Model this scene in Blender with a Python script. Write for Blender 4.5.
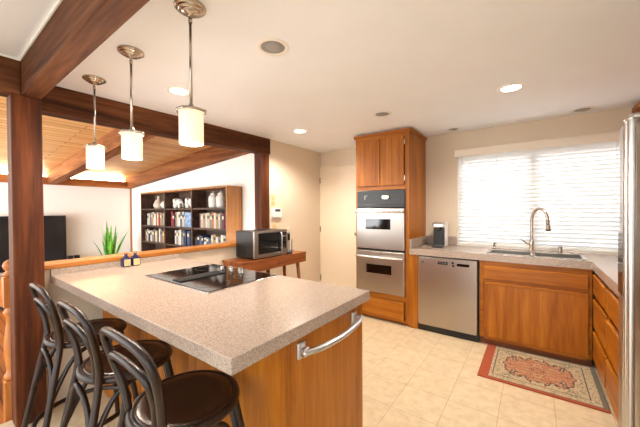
import bpy, bmesh, math, random
from mathutils import Vector, Matrix
random.seed(7)
PI = math.pi
for o in list(bpy.data.objects): bpy.data.objects.remove(o)
SC = bpy.context.scene
COL = SC.collection

# ------------------------------------------------------------------ camera
CAM_H = 1.36
yaw, pitch, roll = 0.62926822, -0.01079338, -0.00599777
fw = Vector((-math.sin(yaw)*math.cos(pitch), math.cos(yaw)*math.cos(pitch), math.sin(pitch)))
rt = Vector((math.cos(yaw), math.sin(yaw), 0.0))
up = rt.cross(fw)
r2 = rt*math.cos(roll) + up*math.sin(roll)
u2 = -rt*math.sin(roll) + up*math.cos(roll)
cd = bpy.data.cameras.new('camera'); cam = bpy.data.objects.new('camera', cd); COL.objects.link(cam)
M = Matrix((r2, u2, -fw)).transposed().to_4x4(); M.translation = Vector((0, 0, CAM_H))
cam.matrix_world = M
cd.sensor_width = 36.0; cd.lens = 36.0*294.156/640.0; cd.clip_start = 0.02
SC.camera = cam

# ------------------------------------------------------------------ world, lights, exposure
w = bpy.data.worlds.new('world'); SC.world = w; w.use_nodes = True
wn = w.node_tree.nodes; bg = wn['Background']
bg.inputs[0].default_value = (0.93, 0.97, 1.0, 1); bg.inputs[1].default_value = 1.75
_tc = wn.new('ShaderNodeTexCoord'); _sx = wn.new('ShaderNodeSeparateXYZ'); _mr = wn.new('ShaderNodeMapRange'); _cr = wn.new('ShaderNodeValToRGB'); wl = w.node_tree.links
wl.new(_tc.outputs['Generated'], _sx.inputs[0]); wl.new(_sx.outputs[2], _mr.inputs[0]); _mr.inputs[1].default_value = -0.2; _mr.inputs[2].default_value = 0.05
_cr.color_ramp.elements[0].color = (0.55, 0.53, 0.50, 1); _cr.color_ramp.elements[1].color = (0.93, 0.97, 1.0, 1)
wl.new(_mr.outputs[0], _cr.inputs[0]); wl.new(_cr.outputs[0], bg.inputs[0])
SC.view_settings.view_transform = 'Standard'; SC.view_settings.look = 'None'
SC.view_settings.exposure = 0.95; SC.view_settings.gamma = 1.0
SC.view_settings.use_curve_mapping = False

def add_light(name, kind, loc, energy, color, size=0.1, rot=(0, 0, 0), spot=None, size_y=None):
    l = bpy.data.lights.new(name, kind); l.energy = energy; l.color = color
    if kind == 'AREA':
        l.size = size
        if size_y: l.shape = 'RECTANGLE'; l.size_y = size_y
    else: l.shadow_soft_size = size
    if spot: l.spot_size = spot; l.spot_blend = 0.6
    o = bpy.data.objects.new(name, l); COL.objects.link(o); o.location = loc; o.rotation_euler = rot
    return o
WARM = (1.0, 0.90, 0.79)
add_light('window_daylight', 'AREA', (0, 6.3, 4.6), 720, (0.95, 0.98, 1.0), 3.5, (math.radians(-38), 0, 0), size_y=2.6)
add_light('living_fill_light', 'AREA', (-6.0, -3.3, 1.0), 125, (0.97, 0.99, 1.0), 3.6, (math.radians(108), 0, math.radians(18)), size_y=2.2).data.spread = math.radians(120)  # added out-of-view area light that brightens the living room; no patio door is modelled

# ------------------------------------------------------------------ materials
def lin(c):
    f = lambda v: (v/255/12.92) if v/255 <= 0.04045 else ((v/255+0.055)/1.055)**2.4
    return (f(c[0]), f(c[1]), f(c[2]), 1)
MATS = {}
def new_mat(name):
    m = bpy.data.materials.new(name); m.use_nodes = True
    return m, m.node_tree, m.node_tree.nodes['Principled BSDF']
def plain(name, c, rough=0.5, metal=0.0, var=0.04, nscale=8.0, bump=0.0, emit=None, estr=0.0, spec=None, coat=0.0):
    """procedural base: colour with slight noise variation"""
    if name in MATS: return MATS[name]
    m, nt, b = new_mat(name); n = nt.nodes; L = nt.links
    tc = n.new('ShaderNodeTexCoord'); no = n.new('ShaderNodeTexNoise'); no.inputs['Scale'].default_value = nscale; no.inputs['Detail'].default_value = 4
    L.new(tc.outputs['Object'], no.inputs['Vector'])
    cr = n.new('ShaderNodeValToRGB'); c = lin(c)
    cr.color_ramp.elements[0].position = 0.3; cr.color_ramp.elements[1].position = 0.7
    cr.color_ramp.elements[0].color = tuple(max(0, v*(1-var)) for v in c[:3])+(1,)
    cr.color_ramp.elements[1].color = tuple(min(1, v*(1+var)) for v in c[:3])+(1,)
    L.new(no.outputs['Fac'], cr.inputs[0]); L.new(cr.outputs[0], b.inputs['Base Color'])
    b.inputs['Roughness'].default_value = rough; b.inputs['Metallic'].default_value = metal
    if spec is not None: b.inputs['Specular IOR Level'].default_value = spec
    if coat: b.inputs['Coat Weight'].default_value = coat; b.inputs['Coat Roughness'].default_value = 0.1
    if bump:
        bp = n.new('ShaderNodeBump'); bp.inputs['Strength'].default_value = bump; bp.inputs['Distance'].default_value = 0.01
        L.new(no.outputs['Fac'], bp.inputs['Height']); L.new(bp.outputs[0], b.inputs['Normal'])
    if emit: b.inputs['Emission Color'].default_value = emit; b.inputs['Emission Strength'].default_value = estr
    MATS[name] = m; return m
def wood(name, dark, mid, light, axis='Z', scale=9.0, rough=0.4, stretch=0.07, bump=0.05, knots=False, spec=0.5):
    if name in MATS: return MATS[name]
    m, nt, b = new_mat(name); n = nt.nodes; L = nt.links
    tc = n.new('ShaderNodeTexCoord'); mp = n.new('ShaderNodeMapping')
    s = [1, 1, 1]; s['XYZ'.index(axis)] = stretch; mp.inputs['Scale'].default_value = s
    L.new(tc.outputs['Object'], mp.inputs[0])
    n1 = n.new('ShaderNodeTexNoise'); n1.inputs['Scale'].default_value = scale; n1.inputs['Detail'].default_value = 6; n1.inputs['Distortion'].default_value = 1.2
    n2 = n.new('ShaderNodeTexNoise'); n2.inputs['Scale'].default_value = scale*9; n2.inputs['Detail'].default_value = 3
    L.new(mp.outputs[0], n1.inputs[0]); L.new(mp.outputs[0], n2.inputs[0])
    mx = n.new('ShaderNodeMath'); mx.operation = 'MULTIPLY_ADD'; mx.inputs[1].default_value = 0.35
    L.new(n2.outputs['Fac'], mx.inputs[0]); L.new(n1.outputs['Fac'], mx.inputs[2])
    cr = n.new('ShaderNodeValToRGB'); e = cr.color_ramp.elements
    e[0].position = 0.45; e[0].color = lin(dark); e[1].position = 0.9; e[1].color = lin(light)
    k = e.new(0.66); k.color = lin(mid)
    L.new(mx.outputs[0], cr.inputs[0])
    out = cr.outputs[0]
    if knots:
        v = n.new('ShaderNodeTexVoronoi'); v.inputs['Scale'].default_value = 3.2
        mp2 = n.new('ShaderNodeMapping'); s2 = [1, 1, 1]; s2['XYZ'.index(axis)] = 0.5; mp2.inputs['Scale'].default_value = s2
        L.new(tc.outputs['Object'], mp2.inputs[0]); L.new(mp2.outputs[0], v.inputs[0])
        c2 = n.new('ShaderNodeValToRGB'); c2.color_ramp.elements[0].position = 0.03; c2.color_ramp.elements[0].color = (0.25, 0.2, 0.2, 1)
        c2.color_ramp.elements[1].position = 0.10; c2.color_ramp.elements[1].color = (1, 1, 1, 1)
        L.new(v.outputs['Distance'], c2.inputs[0])
        mm = n.new('ShaderNodeMix'); mm.data_type = 'RGBA'; mm.blend_type = 'MULTIPLY'; mm.inputs[0].default_value = 1
        L.new(out, mm.inputs[6]); L.new(c2.outputs[0], mm.inputs[7]); out = mm.outputs[2]
    L.new(out, b.inputs['Base Color']); b.inputs['Roughness'].default_value = rough; b.inputs['Specular IOR Level'].default_value = spec
    bp = n.new('ShaderNodeBump'); bp.inputs['Strength'].default_value = bump; bp.inputs['Distance'].default_value = 0.01
    L.new(mx.outputs[0], bp.inputs['Height']); L.new(bp.outputs[0], b.inputs['Normal'])
    MATS[name] = m; return m
def stone(name, base, lightc, darkc, rough=0.22):
    m, nt, b = new_mat(name); n = nt.nodes; L = nt.links
    tc = n.new('ShaderNodeTexCoord')
    v = n.new('ShaderNodeTexVoronoi'); v.inputs['Scale'].default_value = 330; L.new(tc.outputs['Object'], v.inputs[0])
    cr = n.new('ShaderNodeValToRGB'); e = cr.color_ramp.elements; cr.color_ramp.interpolation = 'CONSTANT'
    e[0].position = 0; e[0].color = lin(darkc); e[1].position = 0.2; e[1].color = lin(base)
    k = e.new(0.66); k.color = lin(lightc); k = e.new(0.86); k.color = lin([x*0.87 for x in base])
    sp = n.new('ShaderNodeSeparateColor'); L.new(v.outputs['Color'], sp.inputs[0]); L.new(sp.outputs[0], cr.inputs[0])
    no = n.new('ShaderNodeTexNoise'); no.inputs['Scale'].default_value = 150; no.inputs['Detail'].default_value = 5; L.new(tc.outputs['Object'], no.inputs[0])
    c2 = n.new('ShaderNodeValToRGB'); c2.color_ramp.elements[0].position = 0.35; c2.color_ramp.elements[0].color = lin([x*0.86 for x in base]); c2.color_ramp.elements[1].position = 0.65; c2.color_ramp.elements[1].color = lin(lightc)
    L.new(no.outputs['Fac'], c2.inputs[0])
    mm = n.new('ShaderNodeMix'); mm.data_type = 'RGBA'; mm.inputs[0].default_value = 0.5
    L.new(cr.outputs[0], mm.inputs[6]); L.new(c2.outputs[0], mm.inputs[7]); L.new(mm.outputs[2], b.inputs['Base Color'])
    b.inputs['Roughness'].default_value = rough
    MATS[name] = m; return m
def tile_mat(name, c1, c2, grout, size, mortar=0.004, rough=0.35):
    m, nt, b = new_mat(name); n = nt.nodes; L = nt.links
    tc = n.new('ShaderNodeTexCoord'); br = n.new('ShaderNodeTexBrick'); br.offset = 0.0; br.squash = 1.0
    mp = n.new('ShaderNodeMapping'); mp.inputs['Location'].default_value = (0.19, -0.09, 0)
    L.new(tc.outputs['Object'], mp.inputs[0]); L.new(mp.outputs[0], br.inputs[0])
    br.inputs['Scale'].default_value = 1.0; br.inputs['Brick Width'].default_value = size; br.inputs['Row Height'].default_value = size
    br.inputs['Mortar Size'].default_value = mortar; br.inputs['Mortar Smooth'].default_value = 0.4; br.inputs['Bias'].default_value = 0
    br.inputs['Color1'].default_value = lin(c1); br.inputs['Color2'].default_value = lin(c2); br.inputs['Mortar'].default_value = lin(grout)
    no = n.new('ShaderNodeTexNoise'); no.inputs['Scale'].default_value = 14; no.inputs['Detail'].default_value = 8; no.inputs['Roughness'].default_value = 0.7; L.new(tc.outputs['Object'], no.inputs[0])
    c = n.new('ShaderNodeValToRGB'); c.color_ramp.elements[0].position = 0.35; c.color_ramp.elements[0].color = (0.84, 0.80, 0.74, 1); c.color_ramp.elements[1].position = 0.6; c.color_ramp.elements[1].color = (1, 1, 1, 1)
    L.new(no.outputs['Fac'], c.inputs[0])
    mm = n.new('ShaderNodeMix'); mm.data_type = 'RGBA'; mm.blend_type = 'MULTIPLY'; mm.inputs[0].default_value = 1
    L.new(br.outputs['Color'], mm.inputs[6]); L.new(c.outputs[0], mm.inputs[7]); L.new(mm.outputs[2], b.inputs['Base Color'])
    b.inputs['Roughness'].default_value = rough
    MATS[name] = m; return m
def plank_mat(name, c1, c2, gap, width, length, along='Y', rough=0.45):
    m, nt, b = new_mat(name); n = nt.nodes; L = nt.links
    tc = n.new('ShaderNodeTexCoord'); mp = n.new('ShaderNodeMapping')
    if along == 'Y': mp.inputs['Rotation'].default_value = (0, 0, PI/2)
    L.new(tc.outputs['Object'], mp.inputs[0])
    br = n.new('ShaderNodeTexBrick'); br.offset = 0.37; L.new(mp.outputs[0], br.inputs[0])
    br.inputs['Scale'].default_value = 1.0; br.inputs['Brick Width'].default_value = length; br.inputs['Row Height'].default_value = width
    br.inputs['Mortar Size'].default_value = 0.006; br.inputs['Mortar Smooth'].default_value = 0.3
    br.inputs['Color1'].default_value = lin(c1); br.inputs['Color2'].default_value = lin(c2); br.inputs['Mortar'].default_value = lin(gap)
    m2 = n.new('ShaderNodeMapping'); m2.inputs['Scale'].default_value = (1, 0.07, 1) if along == 'Y' else (0.07, 1, 1)
    L.new(tc.outputs['Object'], m2.inputs[0])
    no = n.new('ShaderNodeTexNoise'); no.inputs['Scale'].default_value = 9; no.inputs['Detail'].default_value = 6; L.new(m2.outputs[0], no.inputs[0])
    c = n.new('ShaderNodeValToRGB'); c.color_ramp.elements[0].position = 0.3; c.color_ramp.elements[0].color = (0.72, 0.62, 0.5, 1); c.color_ramp.elements[1].position = 0.65; c.color_ramp.elements[1].color = (1, 1, 1, 1)
    L.new(no.outputs['Fac'], c.inputs[0])
    mm = n.new('ShaderNodeMix'); mm.data_type = 'RGBA'; mm.blend_type = 'MULTIPLY'; mm.inputs[0].default_value = 1
    L.new(br.outputs['Color'], mm.inputs[6]); L.new(c.outputs[0], mm.inputs[7]); L.new(mm.outputs[2], b.inputs['Base Color'])
    b.inputs['Roughness'].default_value = rough
    MATS[name] = m; return m
def steel_mat(name, c, rough=0.28, axis='X'):
    m, nt, b = new_mat(name); n = nt.nodes; L = nt.links
    tc = n.new('ShaderNodeTexCoord'); mp = n.new('ShaderNodeMapping'); s = [60, 60, 60]; s['XYZ'.index(axis)] = 1.0
    mp.inputs['Scale'].default_value = s; L.new(tc.outputs['Object'], mp.inputs[0])
    no = n.new('ShaderNodeTexNoise'); no.inputs['Scale'].default_value = 4; L.new(mp.outputs[0], no.inputs[0])
    mr = n.new('ShaderNodeMapRange'); mr.inputs['To Min'].default_value = rough*0.99; mr.inputs['To Max'].default_value = rough*1.01
    L.new(no.outputs['Fac'], mr.inputs[0]); L.new(mr.outputs[0], b.inputs['Roughness'])
    b.inputs['Base Color'].default_value = lin(c); b.inputs['Metallic'].default_value = 1.0
    MATS[name] = m; return m
def glass_mat(name, tint=(1, 1, 1, 1), rough=0.0):
    m, nt, b = new_mat(name); b.inputs['Transmission Weight'].default_value = 1; b.inputs['Base Color'].default_value = tint
    b.inputs['Roughness'].default_value = rough; b.inputs['IOR'].default_value = 1.45; return m
def pane_mat(name):
    m, nt, b = new_mat(name); n = nt.nodes; L = nt.links
    t = n.new('ShaderNodeBsdfTransparent'); g = n.new('ShaderNodeBsdfGlossy'); g.inputs['Roughness'].default_value = 0.02
    fr = n.new('ShaderNodeFresnel'); fr.inputs[0].default_value = 1.3; mx = n.new('ShaderNodeMixShader')
    L.new(fr.outputs[0], mx.inputs[0]); L.new(t.outputs[0], mx.inputs[1]); L.new(g.outputs[0], mx.inputs[2])
    L.new(mx.outputs[0], n['Material Output'].inputs[0]); return m
def slat_mat(name):
    m, nt, b = new_mat(name); n = nt.nodes; L = nt.links
    tr = n.new('ShaderNodeBsdfTranslucent'); tr.inputs[0].default_value = (0.95, 0.95, 0.95, 1)
    mx = n.new('ShaderNodeMixShader'); mx.inputs[0].default_value = 0.32
    b.inputs['Base Color'].default_value = lin((244, 243, 241)); b.inputs['Roughness'].default_value = 0.5
    L.new(b.outputs[0], mx.inputs[1]); L.new(tr.outputs[0], mx.inputs[2]); L.new(mx.outputs[0], n['Material Output'].inputs[0]); return m
def emit_mat(name, c, s):
    m, nt, b = new_mat(name); b.inputs['Base Color'].default_value = c; b.inputs['Emission Color'].default_value = c; b.inputs['Emission Strength'].default_value = s; return m

WALL = plain('wall_paint', (222, 207, 184), 0.75, var=0.015, nscale=3)
WALLW = plain('living_wall_paint', (238, 233, 224), 0.75, var=0.012, nscale=3)
CEIL = plain('ceiling_paint', (243, 247, 251), 0.85, var=0.012, nscale=4)
DOORP = plain('door_paint', (238, 222, 196), 0.5, var=0.01)
TRIMW = plain('white_trim', (242, 238, 230), 0.5, var=0.01)
OAK = wood('oak_upright', (132, 70, 8), (160, 91, 14), (182, 114, 30), 'Z', 10, 0.36, spec=0.35)
OAKX = wood('oak_across', (130, 69, 8), (158, 90, 14), (180, 112, 30), 'X', 10, 0.36, spec=0.35)
OAKY = wood('oak_lengthwise', (130, 69, 8), (158, 90, 14), (180, 112, 30), 'Y', 10, 0.36, spec=0.35)
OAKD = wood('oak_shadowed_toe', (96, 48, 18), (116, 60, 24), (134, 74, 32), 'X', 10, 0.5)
BEAMX = wood('beam_stain_x', (40, 19, 7), (84, 47, 24), (124, 78, 46), 'X', 7, 0.65, bump=0.3, knots=True, spec=0.2)
BEAMY = wood('beam_stain_y', (38, 18, 7), (78, 42, 19), (114, 68, 38), 'Y', 7, 0.65, bump=0.3, knots=True, spec=0.2)
RAFTER = wood('rafter_stain', (78, 42, 18), (126, 74, 38), (160, 106, 64), 'X', 7, 0.65, bump=0.3, knots=True, spec=0.2)
FARBEAM = wood('far_beam_stain', (112, 62, 28), (150, 90, 46), (176, 116, 66), 'Y', 7, 0.6, bump=0.2, knots=True, spec=0.2)
POST = wood('post_stain', (40, 15, 4), (82, 38, 12), (118, 62, 26), 'Z', 7, 0.6, bump=0.3, knots=True, spec=0.25)
LEDGE = wood('ledge_oak', (146, 84, 30), (180, 112, 46), (202, 136, 68), 'Y', 10, 0.3)
WALNUT = wood('dark_walnut', (52, 36, 28), (74, 53, 41), (96, 72, 56), 'X', 8, 0.5)
SIDEOAK = wood('bookcase_side_veneer', (128, 82, 40), (156, 104, 54), (178, 126, 72), 'Z', 14, 0.45, stretch=0.03)
TABLEW = wood('table_wood', (112, 58, 26), (146, 82, 40), (176, 108, 58), 'Y', 9, 0.35)
CONSOLEW = wood('console_wood', (190, 118, 54), (214, 144, 74), (230, 166, 96), 'Y', 9, 0.4)
NEWELW = wood('newel_wood', (160, 88, 36), (192, 116, 54), (214, 142, 74), 'Z', 9, 0.32)
COUNTER = stone('speckled_counter', (172, 153, 138), (194, 176, 162), (116, 100, 90))
COUNTERG = COUNTER
TILE = tile_mat('floor_tile', (222, 203, 170), (217, 197, 163), (192, 168, 134), 0.305, 0.003)
LIVFLOOR = plank_mat('living_floor_boards', (176, 108, 52), (162, 96, 44), (100, 56, 26), 0.09, 1.4, 'X')
PLANK = plank_mat('ceiling_boards', (236, 194, 132), (226, 178, 112), (140, 92, 44), 0.115, 3.6, 'Y')
STEEL = steel_mat('brushed_steel', (178, 170, 161), 0.30, 'X')
STEELV = steel_mat('brushed_steel_upright', (190, 188, 185), 0.34, 'Z')
STEELL = steel_mat('light_steel', (212, 209, 205), 0.26, 'Y')
NICKEL = steel_mat('satin_nickel', (196, 186, 174), 0.25, 'Z')
KNOBM = steel_mat('knob_metal', (150, 148, 146), 0.3, 'Z')
CHROME = steel_mat('polished_chrome', (232, 232, 234), 0.08, 'Z')
BLACKG = plain('black_glass', (10, 10, 11), 0.06, var=0.0, spec=0.6)
BLACKP = plain('black_plastic', (24, 24, 25), 0.35, var=0.05)
BLACKM = plain('matte_black', (16, 16, 17), 0.7, var=0.05)
DGREY = plain('dark_grey_plastic', (60, 60, 62), 0.4, var=0.05)
GREYP = plain('grey_plastic', (150, 148, 145), 0.45)
WHITEP = plain('white_plastic', (236, 234, 230), 0.35, var=0.01)
STOOLW = wood('stool_espresso', (22, 9, 5), (31, 15, 9), (44, 24, 15), 'Z', 9, 0.34, bump=0.02)
SEATW = wood('stool_seat_espresso', (36, 19, 11), (50, 28, 17), (66, 40, 26), 'Y', 9, 0.2, bump=0.02)
FROST = emit_mat('frosted_lit_glass', (1.0, 0.76, 0.50, 1), 0.42)
LAMPON = emit_mat('recessed_lamp_on', (1.0, 0.93, 0.80, 1), 6.0)
CERAM = plain('white_ceramic', (222, 216, 206), 0.35, var=0.03)
CERAMB = plain('beige_ceramic', (196, 180, 160), 0.45, var=0.1, nscale=20)
CERAMP = plain('patterned_white_ceramic', (214, 208, 200), 0.4, var=0.25, nscale=45)
BLUEJ = plain('cobalt_jar', (26, 33, 80), 0.2, var=0.2, nscale=30)
CORKM = plain('cork', (176, 132, 86), 0.8, var=0.15, nscale=60)
LABELM = plain('tan_label', (214, 186, 132), 0.6, var=0.08, nscale=40)
LEAFA = plain('leaf_bright', (150, 220, 84), 0.45, var=0.35, nscale=10)
LEAFB = plain('leaf_dark', (100, 170, 76), 0.45, var=0.3, nscale=14)
POTM = plain('plant_pot', (120, 120, 118), 0.5, var=0.1)
SOIL = plain('soil', (60, 44, 32), 0.9, var=0.3, nscale=60)
LEATHER = plain('black_leather', (18, 20, 28), 0.4, var=0.2, nscale=30, bump=0.1)
PILLOWM = plain('pale_cushion', (178, 182, 190), 0.8, var=0.06, nscale=30)
SLAT = slat_mat('blind_slat')
VALM = plain('valance_white', (240, 230, 212), 0.5, var=0.01)
PANE = pane_mat('window_pane')
HANDLEW = steel_mat('pewter', (214, 216, 220), 0.3, 'Y')
DISPLAY = emit_mat('amber_display', (0.9, 0.85, 0.2, 1), 0.8)

# ------------------------------------------------------------------ mesh builder
class MB:
    def __init__(s): s.bm = bmesh.new()
    def _add(s, bm, mtx=None, smooth=False):
        if mtx is not None: bmesh.ops.transform(bm, matrix=mtx, verts=bm.verts)
        for f in bm.faces: f.smooth = smooth
        me = bpy.data.meshes.new('tmp'); bm.to_mesh(me); bm.free(); s.bm.from_mesh(me); bpy.data.meshes.remove(me); return s
    def box(s, x0, x1, y0, y1, z0, z1, bev=0.0, seg=2, mtx=None):
        bm = bmesh.new(); bmesh.ops.create_cube(bm, size=1)
        sx, sy, sz = abs(x1-x0), abs(y1-y0), abs(z1-z0)
        for v in bm.verts: v.co = Vector(((x0+x1)/2+v.co.x*sx, (y0+y1)/2+v.co.y*sy, (z0+z1)/2+v.co.z*sz))
        if bev:
            bev = min(bev, 0.45*min(sx, sy, sz))
            bmesh.ops.bevel(bm, geom=list(bm.edges), offset=bev, segments=seg, profile=0.5, affect='EDGES')
        return s._add(bm, mtx, False)
    def lathe(s, prof, c=(0, 0, 0), seg=24, mtx=None, smooth=True, cap=True):
        bm = bmesh.new(); rings = []
        for (r, z) in prof:
            rings.append([bm.verts.new((c[0]+r*math.cos(2*PI*i/seg), c[1]+r*math.sin(2*PI*i/seg), c[2]+z)) for i in range(seg)])
        for a, b in zip(rings, rings[1:]):
            for i in range(seg): bm.faces.new((a[i], a[(i+1) % seg], b[(i+1) % seg], b[i]))
        if cap:
            if prof[0][0] > 1e-5: bm.faces.new(rings[0][::-1])
            if prof[-1][0] > 1e-5: bm.faces.new(rings[-1])
        bmesh.ops.remove_doubles(bm, verts=bm.verts, dist=1e-6)
        bmesh.ops.recalc_face_normals(bm, faces=bm.faces)
        return s._add(bm, mtx, smooth)
    def cyl(s, p0, p1, r0, r1=None, seg=16, smooth=True):
        p0, p1 = Vector(p0), Vector(p1); r1 = r0 if r1 is None else r1; d = p1-p0
        q = Vector((0, 0, 1)).rotation_difference(d.normalized()).to_matrix().to_4x4(); q.translation = p0
        return s.lathe([(r0, 0), (r1, d.length)], seg=seg, mtx=q, smooth=smooth)
    def tube(s, pts, r, seg=12, closed=False, sub=6, flat=1.0):
        pts = [Vector(p) for p in pts]; n = len(pts); path = []
        rad = r if isinstance(r, (list, tuple)) else [r]*n; rr = []
        def P(i): return pts[i % n] if closed else pts[max(0, min(n-1, i))]
        def R(i): return rad[i % n] if closed else rad[max(0, min(n-1, i))]
        for i in range(n if closed else n-1):
            a, b, c, d = P(i-1), P(i), P(i+1), P(i+2)
            for k in range(sub):
                t = k/sub
                path.append(0.5*((2*b)+(c-a)*t+(2*a-5*b+4*c-d)*t*t+(3*b-a-3*c+d)*t**3)); rr.append(R(i)*(1-t)+R(i+1)*t)
        if not closed: path.append(pts[-1]); rr.append(rad[-1])
        bm = bmesh.new(); rings = []; m = len(path); nrm = None
        for i in range(m):
            t = (path[(i+1) % m]-path[i-1]) if closed else (path[min(i+1, m-1)]-path[max(i-1, 0)])
            t.normalize()
            if nrm is None:
                nrm = t.orthogonal().normalized()
                if abs(t.z) < 0.9: nrm = (Vector((0, 0, 1))-t*t.z).normalized()
            nrm = (nrm-t*nrm.dot(t)).normalized(); bn = t.cross(nrm)
            rings.append([bm.verts.new(path[i]+(nrm*math.cos(2*PI*k/seg)+bn*math.sin(2*PI*k/seg)*flat)*rr[i]) for k in range(seg)])
        for i in range(m if closed else m-1):
            a, b = rings[i], rings[(i+1) % m]
            for k in range(seg): bm.faces.new((a[k], a[(k+1) % seg], b[(k+1) % seg], b[k]))
        if not closed: bm.faces.new(rings[0][::-1]); bm.faces.new(rings[-1])
        bmesh.ops.recalc_face_normals(bm, faces=bm.faces)
        return s._add(bm, None, True)
    def prism(s, poly, z0, z1, mtx=None, bev=0.0, smooth=False):
        bm = bmesh.new(); vs = [bm.verts.new((x, y, z0)) for x, y in poly]; f = bm.faces.new(vs)
        r = bmesh.ops.extrude_face_region(bm, geom=[f])
        for v in r['geom']:
            if isinstance(v, bmesh.types.BMVert): v.co.z = z1
        bmesh.ops.recalc_face_normals(bm, faces=bm.faces)
        if bev: bmesh.ops.bevel(bm, geom=list(bm.edges), offset=bev, segments=2, profile=0.5, affect='EDGES')
        return s._add(bm, mtx, smooth)
    def ball(s, c, rx, ry=None, rz=None, seg=16):
        bm = bmesh.new(); bmesh.ops.create_uvsphere(bm, u_segments=seg, v_segments=max(8, seg//2), radius=1)
        ry = rx if ry is None else ry; rz = rx if rz is None else rz
        for v in bm.verts: v.co = Vector((c[0]+v.co.x*rx, c[1]+v.co.y*ry, c[2]+v.co.z*rz))
        return s._add(bm, None, True)
    def quad(s, a, b, c, d):
        vs = [s.bm.verts.new(p) for p in (a, b, c, d)]; s.bm.faces.new(vs); return s
    def build(s, name, mat, parent=None, base=(0, 0, 0), mod=None):
        me = bpy.data.meshes.new(name)
        if any(base): bmesh.ops.translate(s.bm, verts=s.bm.verts, vec=-Vector(base))
        s.bm.to_mesh(me); s.bm.free(); me.materials.append(mat)
        o = bpy.data.objects.new(name, me); COL.objects.link(o)
        if parent is not None: o.parent = parent
        elif any(base): o.location = base
        return o
def tag(o, label=None, cat=None, group=None, kind=None):
    if label: o['label'] = label
    if cat: o['category'] = cat
    if group: o['group'] = group
    if kind: o['kind'] = kind
    return o
def thing(name, label, cat, base=(0, 0, 0), group=None, rz=0):
    o = bpy.data.objects.new(name, None); COL.objects.link(o); o.location = base; o.rotation_euler = (0, 0, rz); o.empty_display_size = 0.05
    return tag(o, label, cat, group)
class T:
    """a thing whose parts are given in world coordinates"""
    def __init__(s, name, label, cat, base, group=None): s.o = thing(name, label, cat, base, group); s.base = base
    def part(s, name, mb, mat, parent=None, label=None):
        o = mb.build(name, mat, parent or s.o, s.base)
        if label: o['label'] = label
        return o
def dup(root, loc, rz=None, label=None, name=None):
    r = root.copy(); COL.objects.link(r); r.location = loc
    if rz is not None: r.rotation_euler = (0, 0, rz)
    if label: r['label'] = label
    for ch in list(root.children):
        c = ch.copy(); COL.objects.link(c); c.parent = r
        for g in list(ch.children):
            d = g.copy(); COL.objects.link(d); d.parent = c
    return r
def struct(name, mb, mat, parent=None, label=None):
    o = mb.build(name, mat, parent)
    if parent is None: o['kind'] = 'structure'
    if label: o['label'] = label
    return o

# ------------------------------------------------------------------ the room
CZ = 2.32; YW = 3.98; XL = -2.88; XR = 1.08
struct('floor', MB().box(-2.76, XR+0.1, -2.5, YW+0.1, -0.05, 0), TILE)
struct('floor_living', MB().box(-8.3, -2.77, -3.0, 3.3, -0.45, -0.4), LIVFLOOR)
struct('baseboard_step', MB().box(-2.77, -2.762, -2.5, 0.52, -0.4, 0.0), NEWELW)
struct('ceiling', MB().box(-2.95, XR+0.1, -2.4, YW+0.1, CZ, CZ+0.08), CEIL)
# window wall with opening
WX0, WX1, WZ0, WZ1 = -0.775, 0.76, 0.925, 2.02
b = MB(); b.box(-3.0, WX0, YW, YW+0.12, 0, CZ); b.box(WX1, XR+0.1, YW, YW+0.12, 0, CZ); b.box(WX0, WX1, YW, YW+0.12, 0, WZ0); b.box(WX0, WX1, YW, YW+0.12, WZ1, CZ)
struct('wall_back', b, WALL)
struct('wall_right', MB().box(XR, XR+0.12, -0.3, YW, 0, CZ), WALL)
struct('wall_left', MB().box(XL-0.12, XL, 2.80, YW, -0.4, CZ), WALL)
struct('baseboard_left', MB().box(XL, XL+0.012, 2.82, YW, 0, 0.08, 0.003), TRIMW)
# half wall between kitchen and living room
struct('wall_partition', MB().box(-2.90, -2.76, 0.50, 2.62, -0.4, 0.955), WALL)
b = MB(); b.box(-2.935, -2.735, 0.49, 2.60, 0.957, 0.992, 0.006)
tag(b.build('wooden_ledge', LEDGE), 'long orange oak ledge capping the cream half wall behind the counter', 'ledge')
# living room shell
b = MB(); b.box(-8.3, -2.95, 3.20, 3.3, -0.4, 2.9); struct('wall_living', b, WALLW)
struct('wall_far', MB().box(-8.3, -8.2, -3.0, 3.3, -0.4, 2.6), WALLW)
b = MB(); b.box(-8.2, -8.175, 3.165, 3.2, -0.4, 2.1); struct('trim_1', b, SIDEOAK)
# sloped plank ceiling
def slope_z(x): return 2.19+0.0815*(x+8.2)
def sloped_box(mb, x0, x1, y0, y1, t0, t1):
    """box following the slope: t0,t1 offsets from the plank surface"""
    bm = bmesh.new(); P = []
    for x in (x0, x1):
        for y in (y0, y1):
            for t in (t0, t1): P.append(bm.verts.new((x, y, slope_z(x)+t)))
    for f in ((0, 1, 3, 2), (4, 6, 7, 5), (0, 4, 5, 1), (2, 3, 7, 6), (0, 2, 6, 4), (1, 5, 7, 3)): bm.faces.new([P[i] for i in f])
    bmesh.ops.recalc_face_normals(bm, faces=bm.faces); mb._add(bm); return mb
struct('ceiling_living', sloped_box(MB(), -8.3, -2.96, -0.5, 3.3, 0.0, 0.05), PLANK)

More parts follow.
